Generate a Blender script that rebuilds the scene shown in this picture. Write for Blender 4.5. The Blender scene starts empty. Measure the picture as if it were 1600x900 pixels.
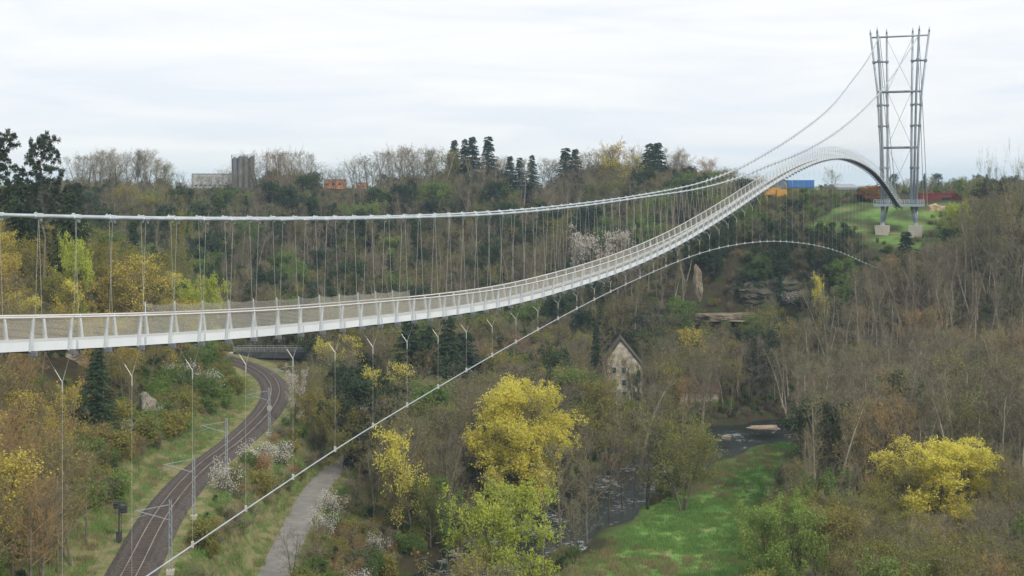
import bpy, math, random
import numpy as np
R = math.radians
scene = bpy.context.scene
COL = scene.collection
# ------------------------------------------------------------------ camera, sky, sun, exposure
FPX = 2000.0                      # focal length in photo pixels (photo 1600 wide)
HY = 295.0                        # horizon row
cam_d = bpy.data.cameras.new('camera'); cam = bpy.data.objects.new('camera', cam_d); COL.objects.link(cam)
cam.location = (0, 0, 0); cam.rotation_euler = (R(90), 0, 0)
cam_d.sensor_width = 36; cam_d.lens = 36*FPX/1600
cam_d.shift_y = -(450-HY)/1600; cam_d.clip_start = 1; cam_d.clip_end = 20000
scene.camera = cam
SUN_EL, SUN_AZ = 38, 148          # degrees; azimuth measured clockwise from +Y
w = bpy.data.worlds.new('World'); scene.world = w; w.use_nodes = True
nt = w.node_tree; nt.nodes.clear()
def nd(nt, t, **k):
    n = nt.nodes.new(t)
    for a, b in k.items(): setattr(n, a, b)
    return n
sky = nd(nt, 'ShaderNodeTexSky', sky_type='NISHITA', sun_disc=False, sun_elevation=R(SUN_EL), sun_rotation=R(SUN_AZ))
bg1 = nd(nt, 'ShaderNodeBackground'); bg1.inputs[1].default_value = 0.08
nt.links.new(sky.outputs[0], bg1.inputs[0])
tc = nd(nt, 'ShaderNodeTexCoord')
mp = nd(nt, 'ShaderNodeMapping'); mp.inputs['Scale'].default_value = (1.0, 1.6, 9.0); mp.inputs['Rotation'].default_value = (0, R(2), 0)
nt.links.new(tc.outputs['Generated'], mp.inputs[0])
no = nd(nt, 'ShaderNodeTexNoise'); no.inputs['Scale'].default_value = 4.2; no.inputs['Detail'].default_value = 7; no.inputs['Roughness'].default_value = .55
no.inputs['Distortion'].default_value = .5
nt.links.new(mp.outputs[0], no.inputs[0])
cr = nd(nt, 'ShaderNodeValToRGB')
cr.color_ramp.elements[0].position = .36; cr.color_ramp.elements[0].color = (.715, .75, .80, 1)
cr.color_ramp.elements[1].position = .66; cr.color_ramp.elements[1].color = (.85, .855, .85, 1)
e = cr.color_ramp.elements.new(.5); e.color = (.785, .80, .82, 1)
nt.links.new(no.outputs[0], cr.inputs[0])
bg2 = nd(nt, 'ShaderNodeBackground'); bg2.inputs[1].default_value = .76
nt.links.new(cr.outputs[0], bg2.inputs[0])
mx = nd(nt, 'ShaderNodeMixShader'); mx.inputs[0].default_value = .94
nt.links.new(bg1.outputs[0], mx.inputs[1]); nt.links.new(bg2.outputs[0], mx.inputs[2])
wo = nd(nt, 'ShaderNodeOutputWorld'); nt.links.new(mx.outputs[0], wo.inputs[0])
sl = bpy.data.lights.new('sun', 'SUN'); sl.energy = 1.5; sl.angle = R(10); sl.color = (1, .93, .82)
so = bpy.data.objects.new('sun', sl); COL.objects.link(so)
so.rotation_euler = (R(90-SUN_EL), 0, R(180-SUN_AZ))
so.location = (0, 0, 200)
scene.view_settings.view_transform = 'Standard'; scene.view_settings.look = 'None'
scene.view_settings.exposure = 0.74; scene.view_settings.gamma = 1
scene.view_settings.use_curve_mapping = False
scene.cycles.max_bounces = 5; scene.cycles.diffuse_bounces = 3; scene.cycles.transmission_bounces = 3
scene.cycles.volume_bounces = 1; scene.cycles.transparent_max_bounces = 6
scene.cycles.use_denoising = True
scene.cycles.denoising_prefilter = 'ACCURATE'

# ------------------------------------------------------------------ helpers
def at(px, py, Y): return ((px-800)/FPX*Y, Y, -(py-HY)/FPX*Y)
class MB:
    def __init__(s): s.v = []; s.f = []; s.m = []
    def add(s, vs, fs, mi=0):
        o = len(s.v); s.v.extend([tuple(map(float, p)) for p in vs])
        s.f.extend([tuple(i+o for i in f) for f in fs]); s.m.extend([mi]*len(fs)); return s
    def box(s, c, size, rz=0, mi=0, ax=None):
        hx, hy, hz = size[0]/2, size[1]/2, size[2]/2
        if ax is None:
            ca, sa = math.cos(rz), math.sin(rz); ax = ((ca, sa, 0), (-sa, ca, 0), (0, 0, 1))
        vs = []
        for z in (-hz, hz):
            for x, y in ((-hx, -hy), (hx, -hy), (hx, hy), (-hx, hy)):
                vs.append([c[k]+ax[0][k]*x+ax[1][k]*y+ax[2][k]*z for k in range(3)])
        return s.add(vs, [(0,3,2,1),(4,5,6,7),(0,1,5,4),(1,2,6,5),(2,3,7,6),(3,0,4,7)], mi)
    def tube(s, pts, rad, n=6, mi=0, cap=True):
        pts = np.array(pts, float); N = len(pts)
        rad = [rad]*N if np.isscalar(rad) else rad
        vs = []; fs = []
        ref = None
        for i in range(N):
            t = pts[min(i+1, N-1)]-pts[max(i-1, 0)]; t = t/(np.linalg.norm(t)+1e-9)
            if ref is None:
                ref = np.array([0, 0, 1.]) if abs(t[2]) < .9 else np.array([1., 0, 0])
            a = ref-t*ref.dot(t); a = a/(np.linalg.norm(a)+1e-9); b = np.cross(t, a); ref = a
            for k in range(n):
                th = 2*math.pi*k/n; vs.append(pts[i]+(a*math.cos(th)+b*math.sin(th))*rad[i])
        for i in range(N-1):
            for k in range(n):
                k2 = (k+1) % n; fs.append((i*n+k, i*n+k2, (i+1)*n+k2, (i+1)*n+k))
        if cap: fs.append(tuple(range(n-1, -1, -1))); fs.append(tuple((N-1)*n+k for k in range(n)))
        return s.add(vs, fs, mi)
    def mesh(s, name, mats, smooth=False):
        me = bpy.data.meshes.new(name); me.from_pydata(s.v, [], s.f)
        for m in mats if isinstance(mats, (list, tuple)) else [mats]: me.materials.append(m)
        if any(s.m): me.polygons.foreach_set('material_index', s.m)
        if smooth: me.polygons.foreach_set('use_smooth', [True]*len(s.f))
        me.update(); return me
    def build(s, name, mats, parent=None, smooth=False, loc=None):
        o = bpy.data.objects.new(name, s.mesh(name, mats, smooth)); COL.objects.link(o)
        if parent is not None: o.parent = parent
        if loc: o.location = loc
        return o
def tag(o, label=None, cat=None, group=None, kind=None):
    if label: o['label'] = label
    if cat: o['category'] = cat
    if group: o['group'] = group
    if kind: o['kind'] = kind
    return o
def thing(name, loc, label, cat, group=None, rz=0):
    o = bpy.data.objects.new(name, None); o.empty_display_size = .5; COL.objects.link(o)
    o.location = loc; o.rotation_euler = (0, 0, rz); return tag(o, label, cat, group)

def mat(name, col, rough=.7, metal=0, noise=None, obj_ramp=None, trans=0, bump=0, coord='Object', ns=1.0, spec=.3):
    """noise: (scale, colour2[, detail]) mixes a second colour; obj_ramp: colours picked per object."""
    m = bpy.data.materials.new(name); m.use_nodes = True; t = m.node_tree; b = t.nodes['Principled BSDF']
    b.inputs['Roughness'].default_value = rough; b.inputs['Metallic'].default_value = metal
    b.inputs['Specular IOR Level'].default_value = spec
    b.inputs['Base Color'].default_value = (*col, 1)
    out = None
    if obj_ramp:
        oi = nd(t, 'ShaderNodeObjectInfo'); r = nd(t, 'ShaderNodeValToRGB')
        els = r.color_ramp.elements
        els[0].color = (*obj_ramp[0], 1); els[1].color = (*obj_ramp[-1], 1)
        for i, c in enumerate(obj_ramp[1:-1]):
            e = els.new((i+1)/(len(obj_ramp)-1)); e.color = (*c, 1)
        t.links.new(oi.outputs['Random'], r.inputs[0]); out = r.outputs[0]
    if noise:
        tc = nd(t, 'ShaderNodeTexCoord'); n = nd(t, 'ShaderNodeTexNoise'); n.inputs['Scale'].default_value = noise[0]
        n.inputs['Detail'].default_value = noise[2] if len(noise) > 2 else 5
        t.links.new(tc.outputs[coord], n.inputs[0])
        rr = nd(t, 'ShaderNodeMapRange'); rr.inputs[1].default_value = .35; rr.inputs[2].default_value = .65
        t.links.new(n.outputs[0], rr.inputs[0])
        mm = nd(t, 'ShaderNodeMix', data_type='RGBA')
        t.links.new(rr.outputs[0], mm.inputs[0])
        if out: t.links.new(out, mm.inputs[6])
        else: mm.inputs[6].default_value = (*col, 1)
        mm.inputs[7].default_value = (*noise[1], 1)
        if obj_ramp: 
            # keep the tree's own colour, vary it in clumps
            mm.blend_type = 'MULTIPLY'
        out = mm.outputs[2]
        if bump:
            bp = nd(t, 'ShaderNodeBump'); bp.inputs['Strength'].default_value = bump; bp.inputs['Distance'].default_value = .1
            t.links.new(n.outputs[0], bp.inputs['Height']); t.links.new(bp.outputs[0], b.inputs['Normal'])
    if out: t.links.new(out, b.inputs['Base Color'])
    if trans:
        tr = nd(t, 'ShaderNodeBsdfTranslucent'); ms = nd(t, 'ShaderNodeMixShader'); ms.inputs[0].default_value = trans
        if out: t.links.new(out, tr.inputs[0])
        else: tr.inputs[0].default_value = (*col, 1)
        t.links.new(b.outputs[0], ms.inputs[1]); t.links.new(tr.outputs[0], ms.inputs[2])
        t.links.new(ms.outputs[0], t.nodes['Material Output'].inputs[0])
    return m

# ------------------------------------------------------------------ terrain
RAIL = [(-30,40),(-31,70),(-33,90),(-36,110),(-38.7,130),(-42,154),(-43.4,177),(-42.6,202),(-43.2,226),(-45.5,246),(-50,264),(-57,281),(-66,296),(-79,312),(-98,326),(-125,340)]
PATHL = [(-24,60),(-25,90),(-26.5,125),(-28.4,153),(-29.8,182),(-30.0,198),(-29.3,208),(-27.5,222),(-27,240),(-30,262),(-36,285)]
RIVER = [(-22,40),(-21,80),(-17,115),(-12.5,145),(-6,172),(4,192),(13,209),(25,232),(37,254),(53,270),(76,281),(105,287),(140,300)]
RAILZ, PATHZ, WATZ = -39.3, -46.2, -52.0
def spl(pts, step=2.0):
    P = np.array(pts, float); out = []
    for i in range(len(P)-1):
        p0 = P[max(i-1, 0)]; p1 = P[i]; p2 = P[i+1]; p3 = P[min(i+2, len(P)-1)]
        n = max(2, int(np.linalg.norm(p2-p1)/step))
        for k in range(n):
            t = k/n
            out.append(.5*((2*p1)+(-p0+p2)*t+(2*p0-5*p1+4*p2-p3)*t*t+(-p0+3*p1-3*p2+p3)*t**3))
    out.append(P[-1]); return np.array(out)
railS, pathS, rivS = spl(RAIL), spl(PATHL), spl(RIVER)
def dist_line(P, L):
    d = np.full(len(P), 1e9)
    for i in range(len(L)-1):
        a = L[i]; ab = L[i+1]-a
        t = np.clip(((P-a)@ab)/(ab@ab), 0, 1)
        q = a+t[:, None]*ab
        d = np.minimum(d, np.hypot(P[:, 0]-q[:, 0], P[:, 1]-q[:, 1]))
    return d
CP = [(10,170,-51),(30,165,-50.5),(30,190,-51),(40,220,-51),(55,240,-50.6),(20,195,-51.3),(30,150,-50),(45,180,-50),(50,210,-50),(10,150,-51),(0,130,-50),
 (-15,190,-50.2),(0,215,-50.2),(15,240,-50.5),(30,265,-50.5),(-22,220,-47.8),(-10,260,-49.5),(10,300,-49.5),(40,300,-50),(60,300,-49),(-20,300,-46.5),(-35,300,-41),
 (-52,130,-37.5),(-62,150,-34),(-66,180,-31),(-60,200,-35),(-78,200,-25),(-92,225,-18.5),(-64,230,-33),(-88,260,-21),(-78,290,-29),(-112,240,-12),(-135,280,-5),
 (-115,300,-13),(-98,335,-26),(-72,120,-27),(-90,100,-15),(-105,160,-14),(-120,200,-9),(-150,240,-4),
 (-60,355,-38),(-20,350,-44),(20,350,-43),(45,330,-43),(-90,400,-26),(-45,405,-27),(0,410,-27),(50,390,-22),(-45,440,-15),(0,445,-14),(60,430,-10),
 (-210,470,-3.5),(-160,478,-3),(-100,482,-3),(-50,485,-3),(0,488,-3),(40,485,-3),(80,470,-3.5),(-140,430,-12),(-160,370,-9),(-200,320,-2),(-180,410,-7),
 (-300,620,-2),(-100,620,-2),(100,620,-2),(300,620,-2),(0,900,-1),(-400,900,-1),(400,900,-1),(-400,450,-1),(400,450,3),(-400,150,0),(420,150,12),
 (111,366,-13.4),(118,362,-13.4),(104,369,-13.2),(105,395,-5.6),(126,395,-5.4),(140,392,-4.6),(96,387,-7.7),(92,390,-10),(80,402,-8.5),(104,350,-18),(122,348,-18),(112,384,-8),(120,384,-8),(95,420,-4.5),(130,430,-4),(150,420,-3),
 (112,334,-29),(98,322,-36),(76,306,-48),(78,352,-18.5),(60,355,-19.5),(66,334,-35),(84,330,-35),(50,360,-22),(100,345,-20),(130,330,-27),(145,350,-17),(160,372,-8),(180,400,-3),
 (160,310,-19),(140,265,-31),(112,245,-42),(92,225,-47),(86,256,-47),(76,190,-48),(60,150,-48),(90,150,-43),(122,180,-35),(152,220,-26),(182,270,-12),(220,330,2),(240,260,4),
 (0,100,-46),(0,0,-34),(-60,50,-18),(60,50,-34),(120,60,-22),(-30,-60,-20),(-200,-200,-5),(200,-200,0),(0,-300,-5),
 (-33,150,-43.5),(-35,185,-43.8),(-34.5,205,-44),(-33,125,-43)]
for L, z in ((railS[::6], RAILZ), (pathS[::6], PATHZ), (rivS[::6], -51.5)):
    CP += [(p[0], p[1], z) for p in L]
CP = np.array(CP)
_D = np.hypot(CP[:, None, 0]-CP[None, :, 0], CP[:, None, 1]-CP[None, :, 1])
_n = len(CP)
_A = np.zeros((_n+3, _n+3)); _A[:_n, :_n] = -_D+np.eye(_n)*-1.2*-1
_A[:_n, :_n] = -_D - np.eye(_n)*(-1.5)
_A[:_n, _n] = 1; _A[_n, :_n] = 1; _A[:_n, _n+1] = CP[:, 0]; _A[_n+1, :_n] = CP[:, 0]; _A[:_n, _n+2] = CP[:, 1]; _A[_n+2, :_n] = CP[:, 1]
_W = np.linalg.solve(_A, np.r_[CP[:, 2], 0, 0, 0])
_rs = np.random.RandomState(5)
_ph = _rs.rand(24, 4)
def lumps(X, Y):
    z = np.zeros_like(X)
    for i in range(24):
        k = .03*1.13**i; a = _ph[i, 0]*6.28
        z += np.sin((X*math.cos(a)+Y*math.sin(a))*k+_ph[i, 1]*6.28)*.55/(1+i*.28)
    return z
def smooth(a, b, x): t = np.clip((x-a)/(b-a), 0, 1); return t*t*(3-2*t)
def H(X, Y):
    X = np.asarray(X, float); Y = np.asarray(Y, float); sh = X.shape; X = X.ravel(); Y = Y.ravel()
    x = np.clip(X, -420, 430); y = np.clip(Y, -300, 900)
    z = np.empty_like(x)
    for i in range(0, len(x), 20000):
        sl_ = slice(i, i+20000)
        z[sl_] = (-np.hypot(x[sl_, None]-CP[:, 0], y[sl_, None]-CP[:, 1]))@_W[:_n]+_W[_n]+_W[_n+1]*x[sl_]+_W[_n+2]*y[sl_]
    P = np.c_[X, Y]
    near = (np.abs(X) < 260) & (Y > -50) & (Y < 500)
    dr = np.full(len(X), 1e9); dp = dr.copy(); dv = dr.copy()
    dr[near] = dist_line(P[near], railS); dp[near] = dist_line(P[near], pathS); dv[near] = dist_line(P[near], rivS)
    lum = lumps(X, Y)
    flat = smooth(60, 20, np.hypot(X-28, (Y-185)*.7))      # the meadow is nearly level
    z = z+lum*(.75-.6*flat)*smooth(5, 16, dr)*smooth(3, 10, dp)
    z = z*smooth(4.2, 11, dr)+RAILZ*(1-smooth(4.2, 11, dr))
    z = z*smooth(2.6, 6, dp)+PATHZ*(1-smooth(2.6, 6, dp))
    wide = 5.5*smooth(250, 264, Y); dv = np.where(dv < 1e8, np.maximum(dv-wide, 0), dv); bed = -53.4; k = smooth(5.2, 9.0, dv+np.sin(X*.35+Y*.21)*1.2)
    z = np.where(dv < 14, np.minimum(z, bed*(1-k)+np.minimum(z, -50.9)*k+(z-np.minimum(z, -50.9))*smooth(8, 14, dv)), z)
    far = np.hypot(X, Y-300)
    z = z+smooth(900, 2800, far)*(lumps(X*.03, Y*.03)*5+6)
    return z.reshape(sh)
def H1(x, y): return float(H(np.array([x]), np.array([y]))[0])
def axis(lo, hi, st, far):
    a = list(np.arange(lo, hi+.01, st)); s = st; x = hi; r = []
    while x < far: s *= 1.22; x += s; r.append(x)
    s = st; x = lo; l = []
    while x > -far: s *= 1.22; x -= s; l.append(x)
    return np.array(l[::-1]+a+r)
gx = axis(-190, 210, 1.6, 3000); gy = axis(60, 500, 1.6, 3500)
GX, GY = np.meshgrid(gx, gy); GZ = H(GX, GY)
def in_poly(px, py, poly):
    px = np.asarray(px, float); py = np.asarray(py, float); r = np.zeros(px.shape, bool); n = len(poly)
    for i in range(n):
        x1, y1 = poly[i]; x2, y2 = poly[(i+1) % n]
        c = ((y1 > py) != (y2 > py)) & (px < (x2-x1)*(py-y1)/((y2-y1) if y2 != y1 else 1e-9)+x1)
        r ^= c
    return r
MEADOW = [(0,155),(4,166),(13,185),(22,203),(31,222),(38,236),(48,250),(60,262),(66,262),(56,247),(46,225),(40,204),(35,185),(31,167),(30,135),(8,125),(-10,138)]
BANK = [(92,385),(96,392),(103,398),(128,397),(138,393),(136,380),(131,366),(126,357),(112,353),(100,354),(97,362),(92,372),(86,385)]
me = bpy.data.meshes.new('ground')
ny, nx = GX.shape
V = np.c_[GX.ravel(), GY.ravel(), GZ.ravel()]
idx = np.arange(nx*ny).reshape(ny, nx)
F = np.c_[idx[:-1, :-1].ravel(), idx[:-1, 1:].ravel(), idx[1:, 1:].ravel(), idx[1:, :-1].ravel()]
me.vertices.add(len(V)); me.vertices.foreach_set('co', V.ravel())
me.loops.add(len(F)*4); me.loops.foreach_set('vertex_index', F.ravel())
me.polygons.add(len(F)); me.polygons.foreach_set('loop_start', np.arange(len(F))*4); me.polygons.foreach_set('loop_total', np.full(len(F), 4))
me.polygons.foreach_set('use_smooth', np.ones(len(F), bool)); me.update(calc_edges=True)
# cover map: how much short grass / dry verge grows where
P = V[:, :2]; warp = np.c_[np.sin(P[:, 1]*.4)+np.sin(P[:, 1]*.13), np.sin(P[:, 0]*.5)+np.sin(P[:, 0]*.17)]*1.4
Q = P+warp
def soft(poly, r=3):
    m = np.zeros(len(Q))
    for dx, dy in ((0,0),(r,0),(-r,0),(0,r),(0,-r)): m += in_poly(Q[:, 0]+dx, Q[:, 1]+dy, poly)
    return m/5
nearm = (np.abs(P[:, 0]) < 260) & (P[:, 1] > -50) & (P[:, 1] < 500)
dr = np.full(len(P), 1e9); dr[nearm] = dist_line(Q[nearm], railS); dp = np.full(len(P), 1e9); dp[nearm] = dist_line(Q[nearm], pathS)
gr = np.maximum(soft(MEADOW), soft(BANK)*(.48+.3*np.sin(P[:, 0]*.35+np.sin(P[:, 1]*.3)*2))); gr = np.maximum(gr, smooth(620, 760, P[:, 1]))
vg = np.maximum(smooth(17, 8, dr), smooth(9, 4, dp))
ca = me.attributes.new('cover', 'FLOAT_COLOR', 'POINT')
ca.data.foreach_set('color', np.c_[gr, vg, np.zeros(len(P)), np.ones(len(P))].ravel())
gm = bpy.data.materials.new('ground_cover'); gm.use_nodes = True; t = gm.node_tree; b = t.nodes['Principled BSDF']; b.inputs['Roughness'].default_value = .95; b.inputs['Specular IOR Level'].default_value = .1
gc = nd(t, 'ShaderNodeNewGeometry')
def nz(scale, det=6, rough=.6):
    n = nd(t, 'ShaderNodeTexNoise'); n.inputs['Scale'].default_value = scale; n.inputs['Detail'].default_value = det; n.inputs['Roughness'].default_value = rough
    t.links.new(gc.outputs['Position'], n.inputs[0]); return n.outputs[0]
def rmp(src, stops):
    r = nd(t, 'ShaderNodeValToRGB'); el = r.color_ramp.elements
    el[0].position, el[0].color = stops[0][0], (*stops[0][1], 1); el[1].position, el[1].color = stops[-1][0], (*stops[-1][1], 1)
    for p, c in stops[1:-1]: x = el.new(p); x.color = (*c, 1)
    t.links.new(src, r.inputs[0]); return r.outputs[0]
def mixc(f, a, c):
    m = nd(t, 'ShaderNodeMix', data_type='RGBA'); t.links.new(f, m.inputs[0]); t.links.new(a, m.inputs[6]); t.links.new(c, m.inputs[7]); return m.outputs[2]
litter = rmp(nz(.35), [(.3, (.030, .028, .016)), (.48, (.062, .048, .028)), (.6, (.045, .062, .022)), (.75, (.08, .065, .04))])
grass = rmp(nz(.22, 9, .72), [(.30, (.07, .13, .035)), (.41, (.13, .25, .06)), (.53, (.18, .32, .08)), (.59, (.25, .27, .10)), (.66, (.38, .29, .18))])
verge = rmp(nz(.45, 9, .7), [(.3, (.08, .12, .035)), (.44, (.15, .18, .06)), (.58, (.27, .23, .12)), (.72, (.12, .17, .05))])
at_ = nd(t, 'ShaderNodeAttribute', attribute_name='cover'); sp = nd(t, 'ShaderNodeSeparateColor'); t.links.new(at_.outputs['Color'], sp.inputs[0])
c1 = mixc(sp.outputs[1], litter, verge); c2 = mixc(sp.outputs[0], c1, grass)
t.links.new(c2, b.inputs['Base Color'])
bp = nd(t, 'ShaderNodeBump'); bp.inputs['Strength'].default_value = .8; bp.inputs['Distance'].default_value = .35
t.links.new(nz(1.6, 6), bp.inputs['Height']); t.links.new(bp.outputs[0], b.inputs['Normal'])
me.materials.append(gm)
ground = bpy.data.objects.new('ground', me); COL.objects.link(ground); tag(ground, kind='structure')

def ribbon(name, L, hw, z, m, off=0, crown=None):
    mb = MB(); L = np.array(L); vs = []; fs = []
    prof = crown or [(-hw, 0), (hw, 0)]
    k = len(prof)
    for i in range(len(L)):
        tt = L[min(i+1, len(L)-1)]-L[max(i-1, 0)]; tt = tt/np.linalg.norm(tt); nn = np.array([tt[1], -tt[0]])
        for u, dz in prof:
            p = L[i]+nn*(u+off); vs.append((p[0], p[1], z+dz))
    for i in range(len(L)-1):
        for j in range(k-1): fs.append((i*k+j, i*k+j+1, (i+1)*k+j+1, (i+1)*k+j))
    mb.add(vs, fs); return mb.build(name, m, smooth=False)
# water
wm = bpy.data.materials.new('river_water'); wm.use_nodes = True; t = wm.node_tree; b = t.nodes['Principled BSDF']
b.inputs['Roughness'].default_value = .14; b.inputs['IOR'].default_value = 1.33
gc = nd(t, 'ShaderNodeNewGeometry')
n1 = nz(1.1, 5, .65); n2 = nz(.16, 3)
mth = nd(t, 'ShaderNodeMath', operation='MULTIPLY'); t.links.new(n1, mth.inputs[0]); t.links.new(n2, mth.inputs[1])
foam = rmp(mth.outputs[0], [(.26, (.020, .030, .026)), (.31, (.040, .052, .046)), (.37, (.34, .37, .38))])
t.links.new(foam, b.inputs['Base Color'])
bp = nd(t, 'ShaderNodeBump'); bp.inputs['Strength'].default_value = .9; bp.inputs['Distance'].default_value = .22
t.links.new(nz(1.5, 5, .6), bp.inputs['Height']); t.links.new(bp.outputs[0], b.inputs['Normal'])
tag(ribbon('river', rivS, 14, WATZ, wm), kind='structure')
asph = mat('worn_asphalt', (.27, .255, .24), .9, noise=(.5, (.19, .18, .15), 10), coord='Object')
tag(ribbon('path', pathS, 2.0, PATHZ+.09, asph, crown=[(-2.0, -.12), (-1.95, 0), (0, .05), (1.95, 0), (2.0, -.12)]), kind='structure')

# ------------------------------------------------------------------ railway
ball = mat('ballast_stone', (.055, .045, .038), .95, noise=(3, (.13, .11, .095), 8), bump=1.0)
ballast = ribbon('ballast', railS, 3, RAILZ, ball, crown=[(-3.3, -.25), (-2.0, .32), (2.0, .32), (3.3, -.25)])
tr = thing('railway_track', (railS[30][0], railS[30][1], RAILZ), 'single railway track curving through the valley on a bed of grey ballast', 'railway track')
def reparent(o, p):
    o.parent = p; o.matrix_parent_inverse = p.matrix_world.inverted() if False else o.matrix_parent_inverse
    o.location = [-a for a in p.location] if p.rotation_euler[2] == 0 else o.location
    return o
reparent(ballast, tr)
rust = mat('rail_steel', (.30, .22, .17), .35, .6, noise=(.4, (.42, .36, .32)))
slp = mat('sleeper_concrete', (.085, .072, .062), .9, noise=(2, (.12, .10, .09)))
for s in (-.75, .75):
    o = ribbon('rail', railS, .04, RAILZ+.34, rust, off=s, crown=[(-.06, 0), (-.05, .18), (.05, .18), (.06, 0)]); reparent(o, tr)
mb = MB(); acc = 0
for i in range(len(railS)-1):
    a, c = railS[i], railS[i+1]; L = np.linalg.norm(c-a); tt = (c-a)/L
    for k in range(int(L/.65)):
        p = a+tt*(k+.5)*.65*(L/.65)/max(1, int(L/.65)); mb.box((p[0], p[1], RAILZ+.36), (2.5, .26, .12), math.atan2(tt[1], tt[0])-math.pi/2)
o = mb.build('sleeper', slp, tr); o['kind'] = 'stuff'; o.location = [-a for a in tr.location]

galv = mat('galvanised_steel', (.36, .40, .42), .5, .25, noise=(2.5, (.28, .32, .35)))
darkst = mat('dark_painted_steel', (.05, .055, .06), .6, .2, noise=(1, (.09, .09, .09)))
def catenary(x, y, ang, h, label):
    """lattice mast with a bracket arm over the track"""
    z = H1(x, y); t_ = thing('catenary_mast', (x, y, z), label, 'railway mast', 'masts beside the railway track', rz=ang)
    m = MB()
    for sx in (-.16, .16):
        for sy in (-.16, .16): m.tube([(sx, sy, 0), (sx*.7, sy*.7, h)], .035, 4)
    k = int(h/.55)
    for i in range(k):
        z0 = i*h/k; z1 = (i+1)*h/k; s = 1 if i % 2 else -1
        for sy in (-.14, .14): m.tube([(-.14*s, sy, z0), (.14*s, sy, z1)], .02, 3)
        for sx in (-.14, .14): m.tube([(sx, -.14*s, z0), (sx, .14*s, z1)], .02, 3)
    m.build('mast', galv, t_)
    m = MB(); m.box((0, 0, .2), (.8, .8, .5)); m.build('foundation', conc, t_)
    m = MB(); m.tube([(0, 0, h-.5), (-3.6, 0, h-1.1)], .045, 5); m.tube([(0, 0, h-2.1), (-3.3, 0, h-1.05)], .045, 5); m.tube([(-2.3, 0, h-1.4), (-3.9, 0, h-1.9)], .03, 4)
    m.build('bracket_arm', galv, t_)
    return t_
conc = mat('pale_concrete', (.50, .46, .40), .9, noise=(.6, (.42, .39, .34), 8))
mk = [((-37.6, 138.5), 'lattice railway mast in the near bottom corner, partly below the light wind cable'),
      ((-38.4, 161), 'lattice railway mast beside the track bend above the near one'),
      ((-38.2, 187), 'lattice railway mast on the left of the bushes farther up the track'),
      ((-38.6, 215), 'small lattice railway mast far up the curving track')]
mk = [(at(272, 905, 137)[:2], mk[0][1]), (at(268, 868, 141)[:2], mk[1][1]), (at(300, 758, 176)[:2], mk[2][1]), (at(366, 668, 212)[:2], mk[3][1])]
masts = []
mk2 = [(6.5, 0), (7.2, 1), (7.5, 2), (7.5, 3)]
for (ps, lb), (h, i) in zip(mk, mk2):
    P2 = np.array(ps); j = int(np.argmin(np.hypot(*(railS-P2).T))); tt = railS[min(j+1, len(railS)-1)]-railS[j-1]; tt /= np.linalg.norm(tt)
    nn = np.array([tt[1], -tt[0]]); pos = railS[j]+nn*4.0
    masts.append((pos, math.atan2(nn[1], nn[0])))
mpos = []
for i, ypos in enumerate((130, 153, 178, 205, 232)):
    j = int(np.argmin(abs(railS[:, 1]-ypos))); tt = railS[j+1]-railS[j-1]; tt /= np.linalg.norm(tt); nn = np.array([tt[1], -tt[0]])
    p = railS[j]+nn*3.9
    lb = ['lattice railway mast in the bottom left, cut by the frame edge beside the track', 'lattice railway mast with slanting bracket arm beside the track, right of the dark signal',
          'lattice railway mast on the outside of the bend, before the white blossoming bush', 'lattice railway mast halfway up the curving track', 'smallest lattice railway mast where the track bends away'][i]
    catenary(p[0], p[1], math.atan2(nn[1], nn[0]), 7.6, lb)
    mpos.append((railS[j], nn))
wires = MB(); prev = None
Lw = np.array([p for p in railS if 90 < p[1] < 300])
wires.tube([(p[0], p[1], RAILZ+6.0) for p in Lw[::4]], .02, 3); wires.tube([(p[0], p[1], RAILZ+7.0) for p in Lw[::4]], .02, 3)
ow = wires.build('overhead_wire', darkst); tag(ow, 'thin overhead contact wires hanging above the railway track', 'wire')
# signal on the verge left of the track
x, y, _ = at(186, 836, 142); z = H1(x, y)
sg = thing('railway_signal', (x, y, z), 'dark railway signal post with two lamp heads on the grassy verge left of the track', 'signal')
m = MB(); m.tube([(0, 0, 0), (0, 0, 4.2)], .09, 6); m.tube([(.25, 0, .2), (.25, 0, 3.8)], .03, 4)
for i in range(10): m.tube([(0, 0, .5+i*.33), (.25, 0, .5+i*.33)], .02, 3)
m.build('post', darkst, sg)
m = MB(); m.box((0, 0, .75), (.55, .45, 1.1)); m.build('cabinet', darkst, sg)
for dx, dz in ((-.22, 4.25), (.5, 3.75)):
    m = MB(); m.box((dx, 0, dz), (.75, .35, .8)); m.box((dx, -.3, dz+.2), (.3, .3, .06)); m.box((dx, -.3, dz-.15), (.3, .3, .06)); m.build('signal_head', darkst, sg)
m = MB(); m.box((.05, .1, 3.4), (1.3, .7, .06)); m.tube([(-.55, .4, 3.4), (-.55, .4, 4.3), (.65, .4, 4.3), (.65, .4, 3.4)], .025, 4); m.build('platform', darkst, sg)
x, y, _ = at(421, 644, 224); z = H1(x, y)
mp_ = thing('marker_board', (x, y, z), 'small pale marker board on a short post beside the track bend', 'sign')
MB().box((0, 0, .4), (.1, .1, .9)).build('post', galv, mp_); MB().box((0, -.08, .95), (.75, .06, .85)).build('board', conc, mp_)
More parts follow.
